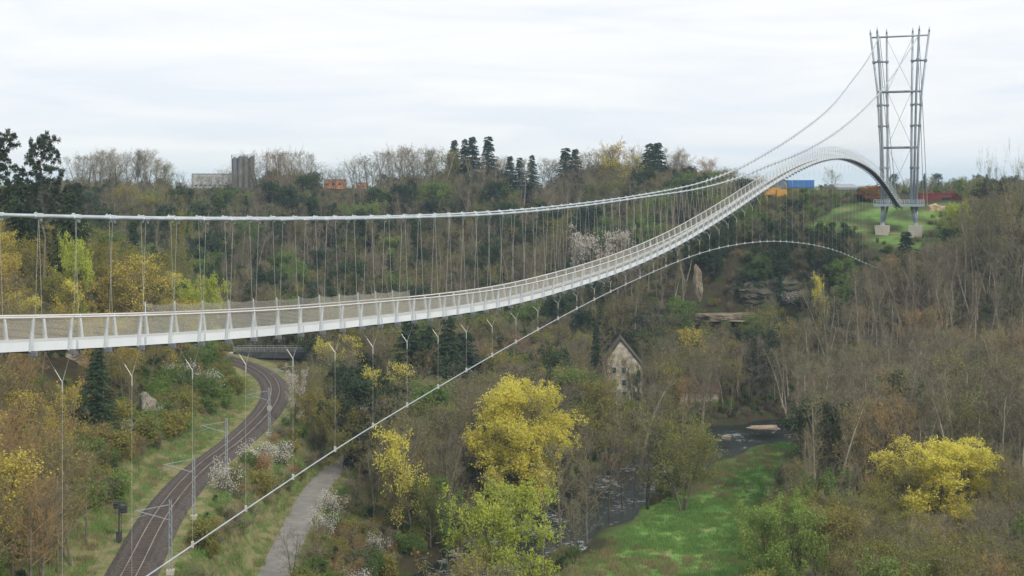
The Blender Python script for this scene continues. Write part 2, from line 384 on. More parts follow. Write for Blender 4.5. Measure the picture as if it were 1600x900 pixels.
# girder bridge where the track leaves
gb = thing('girder_bridge', (*at(427, 560, 305)[:2], -40.7), 'dark steel girder bridge with railing behind the top of the track curve', 'bridge')
gx0 = 0
m = MB(); m.box((0, 0, 1.1), (19, .3, 1.5)); m.box((0, 3.6, 1.1), (19, .3, 1.5)); m.box((0, 1.8, 1.45), (19, 3.4, .3))
for i in range(13): m.box((-9.3+i*1.55, -.2, 1.1), (.12, .12, 1.5))
m.build('girder', darkst, gb)
m = MB()
for yy in (-.1, 3.7):
    for zz in (2.3, 2.9): m.tube([(-9.5, yy, zz), (9.5, yy, zz)], .04, 4)
    for i in range(14): m.tube([(-9.3+i*1.43, yy, 1.8), (-9.3+i*1.43, yy, 2.9)], .04, 4)
m.build('railing', galv, gb)
for s in (-1, 1): MB().box((s*10.3, 1.8, -1.2), (2.6, 5, 5)).build('abutment', conc, gb)

# ------------------------------------------------------------------ the suspension bridge
D = np.array([.403, .915]); NN = np.array([.915, -.403]); T = np.array([110.7, 366.0])
D /= np.linalg.norm(D); NN /= np.linalg.norm(NN)
def s_at(px, u):
    k = (px-800)/FPX; P0 = T+NN*u
    s = (k*P0[1]-P0[0])/(D[0]-k*D[1]); return s, P0[1]+D[1]*s
def prof(pts, uf):
    out = []
    for px, py in pts:
        u = uf(-100)
        for _ in range(12): s, Y = s_at(px, u); u = .5*u+.5*uf(s)
        out.append((s, -(py-HY)/FPX*Y))
    return np.array(out)
def interp(tab, lo=None):
    xs, zs = tab[:, 0], tab[:, 1]; o = np.argsort(xs); xs, zs = xs[o], zs[o]
    m = np.gradient(zs, xs)
    def f(s):
        s_ = min(max(s, xs[0]), xs[-1]); i = int(np.clip(np.searchsorted(xs, s_)-1, 0, len(xs)-2))
        h = xs[i+1]-xs[i]; t = (s_-xs[i])/h
        z = (2*t**3-3*t*t+1)*zs[i]+(t**3-2*t*t+t)*h*m[i]+(-2*t**3+3*t*t)*zs[i+1]+(t**3-t*t)*h*m[i+1]
        return z+(s-s_)*(m[0] if s < xs[0] else m[-1])
    return f
HW = .75     # half width of the walkway at the rails
railpts = [(0,497),(120,495),(240,492),(400,485.5),(600,471),(700,462),(800,448),(900,424),(1000,391),(1060,364),(1130,324),(1200,279),(1240,256),(1270,243),(1300,236),(1330,238),(1350,247),(1370,262),(1385,280),(1400,303)]
zrail = interp(prof(railpts, lambda s: HW))
def ucab(s): return 1.15+4.35*math.exp(min(s, 0)/80.0)
ptsA = [(0,336),(200,340),(400,341),(600,338.5),(800,329),(900,319),(1000,305),(1100,284),(1150,265),(1200,238),(1250,206),(1300,165),(1330,128),(1363,80),(1374,55)]
ptsB = [(0,336),(200,341),(400,343),(600,341),(800,333),(900,323),(1000,309),(1100,293),(1150,279),(1200,259),(1250,239),(1300,211),(1350,170),(1380,138),(1425,72),(1436,54)]
zA = interp(prof(ptsA, lambda s: -ucab(s))); zB = interp(prof(ptsB, ucab))
windpts = [(230,900),(393,790),(536,695),(693,600),(800,538),(900,483),(1000,434),(1100,394),(1180,378.5),(1260,381),(1310,393),(1345,408)]
zwind = interp(prof(windpts, lambda s: .3))
def pt(s, u, z): p = T+D*s+NN*u; return (p[0], p[1], z)
PAN = 2.55; S0 = -362.0+.85; S1 = -1.0
NP = int((S1-S0)/PAN); st = [S0+i*PAN for i in range(NP+1)]
white = mat('white_girder_paint', (.80, .84, .86), .45, 0, noise=(.5, (.70, .75, .78), 7))
pale = mat('pale_post_steel', (.62, .66, .68), .45, .1, noise=(1.5, (.48, .54, .57)))
railm = mat('brushed_handrail', (.74, .71, .67), .35, .3, noise=(1, (.66, .64, .62)))
cabm = mat('cable_strand_steel', (.55, .60, .62), .4, .4, noise=(1.2, (.42, .47, .50)))
wirem = mat('thin_wire_rope', (.58, .58, .55), .5, .4)
meshm = mat('wire_netting', (.55, .53, .47), .5, .3)
deckm = mat('deck_grating', (.12, .125, .13), .8)
undm = mat('underside_steel', (.20, .22, .24), .6, .2)
fb = thing('suspension_footbridge', pt(-305, 0, -8), 'long white suspension footbridge sweeping from the left edge up over a hump to the tower', 'footbridge')
def P_(o, par=fb):
    o.parent = par; o.location = [-a for a in fb.location]; return o
def slope(s): return (zrail(s+.5)-zrail(s-.5))
# stringer plates and walkway
for side in (-1, 1):
    m = MB(); vs = []; fs = []
    for i, s in enumerate(st):
        zr = zrail(s); u = side*(HW-.12)
        for du, dz in ((0, -1.13), (.06*side, -1.13), (.06*side, -1.6), (0, -1.6)): vs.append(pt(s, u+du, zr+dz))
    for i in range(NP):
        for j in range(4): a = i*4+j; c_ = i*4+(j+1) % 4; fs.append((a, c_, c_+4, a+4))
    m.add(vs, fs); P_(m.build('girder_plate', white))
m = MB(); vs = []; fs = []
for s in st:
    for du, dz in ((-HW+.14, -1.42), (HW-.14, -1.42), (HW-.14, -1.50), (-HW+.14, -1.50)): vs.append(pt(s, du, zrail(s)+dz))
for i in range(NP):
    for j in range(4): a = i*4+j; c_ = i*4+(j+1) % 4; fs.append((a, c_, c_+4, a+4))
P_(m.add(vs, fs).build('walkway_deck', deckm))
def posth(s, side):
    """height of the post above the hand rail"""
    px = None
    p = T+D*s+NN*HW*side; px = 800+p[0]/p[1]*FPX
    if side < 0 and 228 < px < 618: return .62, px
    if side > 0 and 600 < px < 645: return .10, px
    if px > 1195: return .95*max(0, min(1, (px-1195)/40))*max(.35, min(1, (1400-px)/90)), px
    return 0, px
# hand rails
for side in (-1, 1):
    m = MB(); m.tube([pt(s, side*(HW+.16), zrail(s)) for s in st], [.055 if s < -172 else .03 for s in st], 6); P_(m.build('handrail', railm, smooth=True))
# posts
def post_mb(s, side):
    m = MB(); zr = zrail(s); e, px = posth(s, side)
    a = pt(s, side*(HW-.02), zr-1.62); b_ = pt(s, side*(HW+.16), zr-.02)
    m.tube([a, b_], [.12, .065] if px < 1195 else [.07, .045], 4)
    if e > .02: m.tube([b_, pt(s, side*(HW+.16+.06*e), zr+e)], .035, 4)
    return m
posts = sorted([(abs(T[1]+D[1]*s), s, side) for s in st for side in (-1, 1) if T[1]+D[1]*s > 55])
nearp = [s for s in st if T[1]+D[1]*s <= 55]
for k, (_, s, side) in enumerate(posts[:100]): P_(post_mb(s, side).build('post', pale))
m = MB()
def merge(m, n): m.add(n.v, n.f)
for _, s, side in posts[100:]: merge(m, post_mb(s, side))
for s in nearp:
    for side in (-1, 1): merge(m, post_mb(s, side))
o = P_(m.build('post', pale)); o['kind'] = 'stuff'
# joints with bolted cover strips where girder plates meet
m = MB(); ax_g = ((D[0], D[1], 0), (NN[0], NN[1], 0), (0, 0, 1))
for i, s in enumerate(st[::2]):
    for side in (-1, 1):
        zr = zrail(s+.6); m.box(pt(s+.6, side*(HW-.055), zr-1.36), (.16, .03, .40), ax=ax_g)
        for dz in (-1.24, -1.34, -1.44): m.box(pt(s+.6, side*(HW-.03), zr+dz), (.05, .03, .03), ax=ax_g)
o = P_(m.build('joint_strip', pale)); o['kind'] = 'stuff'
# cross beams under the deck with their hanger lugs
m0 = MB()
cb = []
for s in st:
    m = MB(); zr = zrail(s); m.tube([pt(s, -HW-.15, zr-1.66), pt(s, HW+.15, zr-1.66)], .075, 4)
    for side in (-1, 1):
        m.box(pt(s, side*(HW+.15), zr-1.70), (.12, .45, .24), math.atan2(D[1], D[0])); m.tube([pt(s, side*(HW+.2), zr-1.6), pt(s, side*(HW+.2), zr-2.0)], .04, 4)
    cb.append((T[1]+D[1]*s, m))
for i, (yy, m) in enumerate([c for c in cb if c[0] > 55]):
    if i < 100: P_(m.build('cross_beam', undm))
    else: merge(m0, m)
for c in cb:
    if c[0] <= 55: merge(m0, c[1])
o = P_(m0.build('cross_beam', undm)); o['kind'] = 'stuff'
# netting between posts (diagonal wires), as real wires
for side in (-1, 1):
    m = MB()
    for i in range(NP):
        s0, s1 = st[i], st[i+1]; yy = T[1]+D[1]*s0
        if yy < 50: continue
        e0, px = posth(s0, side)
        e1, _ = posth(s1, side)
        k = 26 if yy < 150 else 12
        th = .0085 if yy < 85 else (.011 if yy < 110 else (.013 if yy < 150 else .016))
        if px > 1195: continue      # only tall pickets on the hump
        lo = -1.14; hi = -.12 if e0 < .3 else (e0-.08 if px < 700 else -.05)
        if side < 0 and 700 < px < 1195: hi = .0
        hgt = hi-lo; ds = PAN/k; nr = hgt/ds*.9
        for dirn in (1, -1):
            for q in range(-int(nr), k+1) if dirn == 1 else range(0, k+int(nr)+1):
                # wire from (q, bottom) to (q +/- nr, top), clipped to the panel
                a0, a1 = float(q), q+dirn*nr
                t0, t1 = 0., 1.
                for lim in (0, k):
                    pass
                lo_t = (0-a0)/(a1-a0); hi_t = (k-a0)/(a1-a0)
                if lo_t > hi_t: lo_t, hi_t = hi_t, lo_t
                t0 = max(0, lo_t); t1 = min(1, hi_t)
                if t1-t0 < .02: continue
                pp = []
                for tq in (t0, t1):
                    aa = (a0+(a1-a0)*tq)/k; s = s0+(s1-s0)*aa; zr = zrail(s0)*(1-aa)+zrail(s1)*aa
                    sag = .10*math.sin(math.pi*aa)*(1 if e0 > .3 and px < 700 else .3)*tq
                    zz = zr+lo+hgt*tq-sag; uu = side*(HW-.04+.15*tq)
                    pp.append((s, uu, zz))
                (sa, ua, za), (sb, ub, zb) = pp
                m.add([pt(sa, ua, za-th), pt(sa, ua, za+th), pt(sb, ub, zb+th), pt(sb, ub, zb-th)], [(0, 1, 2, 3)])
    P_(m.build('netting', meshm))
# main cables, clamps and hangers
def cable_pts(side, lo, hi, step):
    zf = zB if side > 0 else zA
    return [pt(s, side*ucab(s), zf(s)) for s in np.arange(lo, hi, step)]
for side in (-1, 1):
    m = MB(); zf = zB if side > 0 else zA
    L = cable_pts(side, S0, 0, 2.5)+[pt(0, side*5.5, zf(0))]
    m.tube(L, .095, 7); P_(m.build('main_cable', cabm, smooth=True))
clamps = []; hang = []
for side in (-1, 1):
    zf = zB if side > 0 else zA
    for i, s in enumerate(st):
        sc_ = s+(.0 if side < 0 else PAN*.0)
        z = zf(sc_); u = side*ucab(sc_); yy = T[1]+D[1]*s
        c = np.array(pt(sc_, u, z)); c2 = np.array(pt(sc_+1, side*ucab(sc_+1), zf(sc_+1))); tt = (c2-c)/np.linalg.norm(c2-c)
        m = MB()
        m.tube([c-tt*.28, c-tt*.25, c+tt*.25, c+tt*.28], [.10, .135, .135, .10], 7)
        m.tube([c-tt*.2+np.array([0, 0, .16]), c+tt*.2-np.array([0, 0, .24])], .06, 4)
        if yy > 180: m.tube([c+tt*.45+np.array([0, 0, .30]), c-tt*.45-np.array([0, 0, .28])], .07, 4)
        clamps.append((yy, m))
        m = MB()
        if zf(s)-zrail(s) > 0 and s < -8:
            m.tube([tuple(c-np.array([0, 0, .2])), pt(s, side*(HW+.2), zrail(s)-1.6)], (.008 if yy < 90 else .010 if yy < 140 else .012), 4, cap=False)
            hang.append((yy, m))
for lst, nm, mt_ in ((clamps, 'cable_clamp', cabm), (hang, 'hanger', wirem)):
    lst.sort(key=lambda a: a[0]); vis = [a for a in lst if a[0] > 58]; rest = MB()
    for yy, m in vis[:100]: P_(m.build(nm, mt_))
    for yy, m in vis[100:]+[a for a in lst if a[0] <= 58]: merge(rest, m)
    o = P_(rest.build(nm, mt_)); o['kind'] = 'stuff'
# wind cable below with its Y-shaped ties
sw = np.arange(S0, -40, 3.0)
m = MB(); m.tube([pt(s, .3, zwind(s)) for s in sw], .05, 6); P_(m.build('wind_cable', cabm, smooth=True))
tiesL = []
for i, s in enumerate(st):
    if i % 2: continue
    if s > -62: continue
    m = MB(); zr = zrail(s)-1.95; zw = zwind(s); gap = zr-zw
    drop = min(1.3, gap*.35)
    node = pt(s, .3, zr-drop)
    m.tube([node, pt(s, .3, zw)], .008, 4, cap=False)
    for side in (-1, 1):
        end = np.array(pt(s, side*HW, zr)); nn_ = np.array(node); mid = nn_+(end-nn_)*.45
        m.tube([nn_, mid], .018, 4); m.tube([mid, end], .007, 3)
    m.tube([np.array(node)-np.array([0, 0, .5]), node], .035, 5)
    cl = np.array(pt(s, .3, zw)); m.tube([cl-np.array([0, 0, .12]), cl+np.array([0, 0, .22])], .09, 6)
    P_(m.build('wind_tie', wirem))
# small walkers' gate frames on the hump and the kinked parapet
for px in (1016, 1046):
    s, Y = s_at(px, HW); m = MB(); m.tube([pt(s, HW, zrail(s)-1.6), pt(s, HW, zrail(s)+.45)], .09, 4); P_(m.build('tall_post', pale))

# ------------------------------------------------------------------ tower
tower = thing('bridge_tower', (T[0], T[1], -10.4), 'tall grey steel tube tower flaring towards its pointed top, carrying the cables', 'bridge tower')
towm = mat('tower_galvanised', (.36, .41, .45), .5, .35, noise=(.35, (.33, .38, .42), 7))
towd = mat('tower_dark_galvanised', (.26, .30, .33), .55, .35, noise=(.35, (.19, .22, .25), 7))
def tp(u, v, z): p = T+D*v+NN*u; return (p[0], p[1], z)
def PT(o): o.parent = tower; o.location = [-a for a in tower.location]; return o
ZT, ZP, ZB_ = 44.6, -4.4, -10.2
for side in (-1, 1):
    tubes = {'o': ((4.9, .0), (4.75, .3), (5.2, .5), (6.1, .8), (8.1, 1.0)), 'm': ((4.7, -.2), (4.1, -1.0), (4.5, -1.3), (4.9, -1.7), (5.75, -2.4)), 'i': ((4.3, .1), (3.3, .6), (3.3, .8), (3.4, 1.0), (3.6, 1.2))}
    zs = (ZB_, ZP-.6, 12., 28., ZT)
    for k in tubes:
        m = MB(); pts_ = [tp(side*u, v, z) for (u, v), z in zip(tubes[k], zs)]
        # smooth flare
        L3 = spl([tuple(p) for p in pts_[1:]], 3.0) if False else pts_[1:]
        m.tube(L3, [.36, .35, .33, .30], 10)
        tip = tp(side*tubes[k][4][0]*1.01, tubes[k][4][1], ZT+1.6); m.tube([L3[-1], tip], [.30, .06], 8)
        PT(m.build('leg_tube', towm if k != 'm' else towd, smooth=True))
        m = MB(); m.tube([pts_[0], pts_[1]], [.28, .36], 8); PT(m.build('foot_strut', towm, smooth=True))
    m = MB(); m.tube([tp(side*4.6, 0, ZB_-.3), tp(side*4.6, 0, ZB_+.9)], [.75, .45], 8); PT(m.build('foot_bearing', towm))
    m = MB()
    for z in (6, 18, 24, 36.5):
        t_ = (z-ZP)/(ZT-ZP); 
        def uu(k, z):
            zz = np.array(zs[1:]); return [float(np.interp(z, zz, [q[j] for q in tubes[k][1:]])) for j in (0, 1)]
        P3 = [tp(side*uu(k, z)[0], uu(k, z)[1], z) for k in 'omi']
        for a in range(3): m.tube([P3[a], P3[(a+1) % 3]], .20, 6)
        for p in P3: m.tube([(p[0], p[1], p[2]-.35), (p[0], p[1], p[2]+.35)], .5, 8)
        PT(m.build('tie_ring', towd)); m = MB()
m = MB()
PT(MB().tube([tp(-8.1, 1.0, 43.7), tp(8.1, 1.0, 43.7)], .26, 8).build('top_beam', towm, smooth=True))
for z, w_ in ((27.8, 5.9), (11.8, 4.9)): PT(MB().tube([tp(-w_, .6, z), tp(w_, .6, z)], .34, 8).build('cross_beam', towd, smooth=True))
m = MB()
for z0, z1, u0, u1 in ((28, 43.5, 3.4, 3.7), (-3, 12, 3.3, 3.3), (12, 28, 3.4, 3.4)):
    for s_ in (-1, 1): m.tube([tp(s_*u0, 1, z0), tp(-s_*u1, 1, z1)], .055, 4)
for s_ in (-1, 1):
    m.tube([tp(s_*4.5, 0, -9.5), tp(0, .2, -5.3)], .07, 4); m.tube([tp(s_*4.5, 0, -9.8), tp(-s_*1.5, .2, -5.1)], .05, 4)
PT(m.build('bracing_rod', towm))
for side in (-1, 1):
    m = MB(); m.tube([tp(side*5.6, -1.5, 43.6), tp(side*5.0, 27, -5)], .10, 5); m.tube([tp(side*5.2, -1.5, 43.6), tp(side*3.9, 27, -5)], .10, 5); PT(m.build('backstay', cabm))
# platform with railing
m = MB(); ax_ = ((NN[0], NN[1], 0), (D[0], D[1], 0), (0, 0, 1))
for v, wv in ((-2.6, .5), (2.6, .5)): m.box(tp(0, v, -4.7), (13.4, .35, .7), ax=ax_)
for u in (-6.5, -2.2, 2.2, 6.5): m.box(tp(u, 0, -4.75), (.35, 4.9, .5), ax=ax_)
m.box(tp(0, 0, -4.42), (13.2, 5.2, .12), ax=ax_)
PT(m.build('platform', towm))
m = MB()
for v in (-2.7, 2.7):
    for z in (-3.2, -3.75): m.tube([tp(-6.7, v, z), tp(6.7, v, z)], .045, 4)
    for i in range(12): m.tube([tp(-6.7+i*1.218, v, -4.4), tp(-6.7+i*1.218, v, -3.2)], .045, 4)
for u in (-6.7, 6.7):
    m.tube([tp(u, -2.7, -3.2), tp(u, 2.7, -3.2)], .045, 4)
PT(m.build('platform_railing', pale))
for side in (-1, 1):
    m = MB(); c = tp(side*4.65, 0, 0); a = 1.75; vs = []
    for z, k in ((-10.5, 1.12), (-14.2, .92)):
        for du, dv in ((-1, -1), (1, -1), (1, 1), (-1, 1)): vs.append(tp(side*4.65+du*1.75*k, dv*1.75*k, z))
    m.add(vs, [(0,1,2,3),(7,6,5,4),(0,4,5,1),(1,5,6,2),(2,6,7,3),(3,7,4,0)])
    o = m.build('concrete_footing', conc); tag(o, 'pale concrete block under the %s leg of the tower' % ('left' if side < 0 else 'right'), 'foundation', 'concrete blocks under the tower')
stone = mat('reddish_stone', (.34, .22, .15), .95, noise=(.8, (.46, .36, .27), 8), bump=.6)
sand = mat('sandstone_rock', (.42, .33, .23), .95, noise=(.35, (.24, .21, .16), 9), bump=1.0)
grey_rock = mat('grey_limestone', (.30, .27, .22), .95, noise=(.3, (.07, .075, .045), 9), bump=1.0)
sand_dark = mat('weathered_sandstone', (.30, .24, .17), .95, noise=(.5, (.12, .11, .07), 9), bump=1.0)
dark_rock = mat('overgrown_rock', (.12, .11, .08), .95, noise=(.35, (.035, .045, .022), 9), bump=1.0)
o = MB().box(tp(0, .6, -13.4), (6.2, 1.2, 1.5), ax=ax_).build('retaining_wall', stone); tag(o, 'low reddish stone wall between the two concrete blocks', 'wall')

# ------------------------------------------------------------------ rock outcrops
def rock(name, c, size, seed, m, rz=0, sub=5, amp=.35):
    import bmesh
    bm = bmesh.new(); bmesh.ops.create_icosphere(bm, subdivisions=sub, radius=1)
    rs = np.random.RandomState(seed); ph = rs.rand(30, 7)
    for v in bm.verts:
        d = np.array(v.co); d = d/np.max(np.abs(d))**.55; k = 0
        for i in range(30):
            fq = 1.2*1.13**i; k += math.sin(fq*(d[0]*(ph[i, 0]-.5)*4+d[1]*(ph[i, 1]-.5)*4+d[2]*(ph[i, 2]-.3)*6)+ph[i, 3]*6.28)/(1+i*.35)
        d = d*(1+amp*.22*k); lay = .03*math.sin(d[2]*13+k*2)
        v.co = (d[0]*size[0]*(1+lay), d[1]*size[1]*(1+lay), d[2]*size[2])
    me = bpy.data.meshes.new(name); bm.to_mesh(me); bm.free(); me.materials.append(m)
    o = bpy.data.objects.new(name, me); COL.objects.link(o); o.location = c; o.rotation_euler = (0, 0, rz); return o
def rk(px, py, Y, w_, h_, dpt, seed, m, label, rz=0, amp=.35):
    x, y, z = at(px, py, Y); o = rock('rock_outcrop', (x, y, z), (w_/FPX*Y/2, dpt, h_/FPX*Y/2), seed, m, rz, 5, amp)
    return tag(o, label, 'rock')
rk(1090, 444, 338, 12, 56, 2.5, 1, sand_dark, 'tall pale limestone pillar at the left end of the wooded cliff')
rk(1142, 496, 335, 104, 13, 3.0, 2, sand_dark, 'low ledge of bare pale rock at the foot of the cliff', .1)
rk(1205, 458, 344, 96, 44, 6, 3, dark_rock, 'dark wooded cliff face right of the pale limestone pillar', -.15)
rk(96, 570, 214, 92, 46, 4, 5, sand, 'sandy rock face right below the bridge deck at the left', .3)
rk(232, 655, 192, 26, 80, 2.2, 6, grey_rock, 'narrow grey rock rib in the bushy slope left of the track', .4)
rk(1465, 338, 388, 34, 36, 1.5, 7, stone, 'pinkish heap of loose stone below the rust red container', .2)
rk(1192, 668, 270, 46, 4, 2.0, 8, stone, 'flat bank of reddish stones in the middle of the river', .2, .5)
rk(1135, 684, 260, 14, 6, .7, 9, sand, 'single pale boulder in the river rapids', 0, .4)
rk(975, 827, 199, 30, 8, 1.4, 10, grey_rock, 'grey stones at the river edge beside the meadow', .2)

# ------------------------------------------------------------------ buildings
glass = mat('dark_window_glass', (.03, .04, .05), .1, 0, spec=.6)
def facade_windows(par, w_, rows, cols, z0, dz, y, sz, m=glass, frm=None):
    for r in range(rows):
        for c in range(cols):
            x = -w_/2+(c+.5)*w_/cols
            f_ = MB(); hx, hz = sz[0]/2, sz[1]/2; zc = z0+r*dz
            for dx in (-hx, hx): f_.box((x+dx, y-.05, zc), (.1, .16, sz[1]+.1))
            for dz_ in (-hz, hz): f_.box((x, y-.05, zc+dz_), (sz[0]+.1, .16, .1))
            o = f_.build('window', frm or pale, par)
            MB().box((x, y-.01, zc), (sz[0]-.1, .06, sz[1]-.1)).build('pane', m, o)
def hall(name, px0, px1, pt_, pb, Y, dep, wall, roof, label, cat, pitch=0, rz=0, wins=None, base=6, roofc=None):
    x0, _, zt = at(px0, pt_, Y); x1, _, zb = at(px1, pb, Y); w_ = x1-x0; h_ = zt-zb
    t_ = thing(name, ((x0+x1)/2, Y, zb), label, cat, rz=rz)
    MB().box((0, dep/2, (h_-base)/2), (w_, dep, h_+base)).build('wall', wall, t_)
    m = MB()
    if pitch:
        hw = w_/2+.3
        m.add([(-hw, -.3, h_), (hw, -.3, h_), (hw, dep+.3, h_), (-hw, dep+.3, h_), (-hw, dep/2, h_+pitch), (hw, dep/2, h_+pitch)], [(0, 1, 5, 4), (3, 4, 5, 2), (0, 4, 3), (1, 2, 5), (0, 3, 2, 1)])
    else: m.box((0, dep/2, h_+.15), (w_+.4, dep+.4, .3))
    m.build('roof', roof, t_)
    if wins: facade_windows(t_, w_*.92, *wins)
    return t_, w_, h_
wgrey = mat('white_panel_wall', (.42, .44, .45), .7, noise=(.1, (.36, .38, .40)))
rgrey = mat('grey_sheet_roof', (.33, .35, .38), .6, noise=(.2, (.28, .30, .33)))
blue = mat('blue_sheet_roof', (.035, .13, .36), .6, noise=(.2, (.05, .16, .40)))
slate = mat('slate_blue_wall', (.13, .15, .18), .7, noise=(.2, (.16, .18, .21)))
orange = mat('orange_render', (.62, .26, .12), .85, noise=(.2, (.55, .22, .10)))
rustm = mat('rust_red_sheet', (.19, .045, .03), .7, noise=(.5, (.15, .035, .025), 7))
brickr = mat('weathered_roof_tiles', (.20, .09, .07), .85, noise=(1.2, (.13, .07, .06)))
silom = mat('grey_silo_steel', (.20, .21, .22), .5, .3, noise=(.15, (.14, .15, .16)))
yel = mat('yellow_paint', (.65, .36, .05), .6, noise=(.5, (.5, .26, .04)))
cream = mat('cream_stone_wall', (.64, .57, .46), .9, noise=(.9, (.30, .26, .19), 9), bump=.6)
hall('factory_hall', 300, 364, 272, 300, 620, 30, wgrey, rgrey, 'long low white factory hall left of the grey silos', 'building', wins=(1, 8, 3.2, 2, 0, (1.4, .8)))
# silos
si = thing('silo_group', (*at(380, 298, 560)[:2], at(380, 300, 560)[2]), 'cluster of tall dark grey silos on the skyline', 'silo')
for i, (dx, dy) in enumerate(((-3.7, 0), (-1.2, 0), (1.3, 0), (3.8, 0), (-2.4, 2.4), (0, 2.4), (2.6, 2.4))):
    m = MB(); hh = 14.6+(.5 if i % 2 else 0); m.tube([(dx, dy, -3), (dx, dy, hh), (dx, dy, hh+.7)], [1.15, 1.15, .4], 12); m.build('silo_cylinder', silom, si, smooth=False)
m = MB(); 
for dx in (-4.9, 4.9): m.tube([(dx, -.3, -2), (dx, -.3, 16.2)], .15, 4)
for z in (15.4, 16.2): m.tube([(-4.9, -1.2, z), (4.9, -1.2, z)], .06, 4)
for i in range(11): m.tube([(-4.9+i*.98, -1.2, 15), (-4.9+i*.98, -1.2, 16.2)], .05, 4)
m.build('gantry_railing', silom, si)
hall('orange_house', 506, 537, 281, 302, 520, 9, orange, rgrey, 'orange rendered house with windows behind bare trees on the skyline', 'house', wins=(2, 3, 1.2, 2.6, 0, (1.1, 1.3)))
hall('orange_house', 556, 572, 286, 303, 530, 8, orange, rgrey, 'smaller reddish orange house right of the brighter one', 'house', wins=(2, 2, 1.0, 2.1, 0, (.9, 1.1)))
hall('wooden_hut', 802, 842, 290, 300, 478, 6, mat('brown_timber', (.12, .10, .085), .9, noise=(.6, (.09, .075, .06))), rgrey, 'low dark timber hut with a grey roof on the wooded rim', 'hut', pitch=.9, wins=(1, 3, 1.3, 1, 0, (.9, .8)))
t_, w_, h_ = hall('warehouse', 1208, 1272, 282.5, 302, 520, 25, slate, blue, 'dark warehouse with a bright blue upper band behind the bridge hump', 'building')
MB().box((3, -.2, h_-1.3), (w_-6, .4, 2.8)).build('blue_fascia', blue, t_)
hall('grey_hall', 1308, 1342, 293, 303, 560, 20, mat('olive_grey_wall', (.30, .32, .27), .8, noise=(.1, (.26, .28, .24))), rgrey, 'low grey industrial hall between the lone tree and the tower', 'building', pitch=1.6, wins=(1, 5, 1.4, 1, 0, (1.6, .7)))
# rust red building with one large window
t_, w_, h_ = hall('visitor_building', 1437, 1502, 303, 322, 402, 6, rustm, rustm, 'flat rust red metal building with one dark window right of the tower', 'building')
o = MB(); x = w_*.5-4.7
for dx in (-1.5, 1.5): o.box((x+dx, -.06, 1.8), (.14, .18, 1.9))
for dz in (-.95, .95): o.box((x, -.06, 1.8+dz), (3.1, .18, .14))
o = o.build('window', darkst, t_); MB().box((x, -.02, 1.8), (2.9, .08, 1.8)).build('pane', glass, o)
m = MB()
for i in range(26): m.box((-w_/2+.25+i*w_/26, -.05, h_/2), (.08, .1, h_-.1)) if not (x-1.7 < -w_/2+.25+i*w_/26 < x+1.7) else None
m.build('sheet_rib', rustm, t_)['kind'] = 'stuff'
# yellow site cabins and digger
def cabin(px, py, Y, w_, label):
    x, y, z = at(px, py, Y); t_ = thing('site_container', (x, y, z), label, 'container')
    MB().box((0, 1.2, .9), (w_, 2.4, 2.4)).build('body', yel, t_)
    m = MB(); [m.box((-w_/2+.2+i*.3, -.03, .9), (.07, .06, 2.1)) for i in range(int(w_/.3))]; m.build('corrugation', yel, t_)['kind'] = 'stuff'
cabin(1207, 303, 420, 4.2, 'yellow site container behind the trees below the footbridge')
cabin(1222, 306, 416, 3.2, 'smaller yellow site container next to the blue banded warehouse')
# old stone house in the valley
x, y, z = at(976, 612, 272); sh = thing('stone_house', (x, y, H1(x, y)-.5), 'tall cream stone gable house half hidden by bare trees in the valley', 'house', rz=-.06)
zt = -z
h0 = at(0, 572, 272)[2]-sh.location[2]; h1 = at(0, 532, 272)[2]-sh.location[2]
m = MB(); hw = 3.6; dp_ = 9
m.add([(-hw, 0, 0), (hw, 0, 0), (hw, 0, h0), (-.8, 0, h1), (-hw, 0, h0+1.5), (-hw, dp_, 0), (hw, dp_, 0), (hw, dp_, h0), (-.8, dp_, h1), (-hw, dp_, h0+1.5)],
      [(0, 1, 2, 3, 4), (9, 8, 7, 6, 5), (0, 4, 9, 5), (1, 6, 7, 2), (0, 5, 6, 1)]); m.build('wall', cream, sh)
m = MB(); m.add([(-.8, -.3, h1+.1), (hw+.4, -.3, h0-.3), (hw+.4, dp_+.3, h0-.3), (-.8, dp_+.3, h1+.1), (-hw-.4, -.3, h0+1.2), (-hw-.4, dp_+.3, h0+1.2)], [(0, 1, 2, 3), (4, 0, 3, 5)])
m.add([(-.8, -.3, h1+.3), (hw+.4, -.3, h0-.1), (hw+.4, dp_+.3, h0-.1), (-.8, dp_+.3, h1+.3), (-hw-.4, -.3, h0+1.4), (-hw-.4, dp_+.3, h0+1.4)], [(3, 2, 1, 0), (5, 3, 0, 4)])
m.build('roof', mat('mossy_slates', (.07, .065, .05), .9, noise=(.8, (.11, .10, .07))), sh)
for r in range(4):
    for c in range(3 if r else 2):
        o = MB().box((-2.2+c*2.1, -.05, h0-.9-r*2.6), (1.05, .16, 1.5)).build('window', pale, sh); MB().box((-2.2+c*2.1, -.1, h0-.9-r*2.6), (.8, .14, 1.25)).build('pane', glass, o)
x, y, z = at(1092, 614, 292); ro = thing('barn', (x, y, H1(x, y)), 'low barn with a dark reddish tiled roof beyond the river', 'barn', rz=-.15)
zz = at(0, 612, 292)[2]-ro.location[2]; zz = max(zz, 2.5)
MB().box((0, 3, zz/2), (8.5, 6, zz)).build('wall', cream, ro)
MB().add([(-4.8, -.5, zz), (4.8, -.5, zz), (4.8, 6.5, zz), (-4.8, 6.5, zz), (-4.8, 3, zz+2.2), (4.8, 3, zz+2.2)], [(0, 1, 5, 4), (3, 4, 5, 2), (0, 4, 3), (1, 2, 5), (0, 3, 2, 1)]).build('roof', brickr, ro)
MB().box((1.5, 3, zz+2.2), (.6, .6, 1.4)).build('chimney', cream, ro)
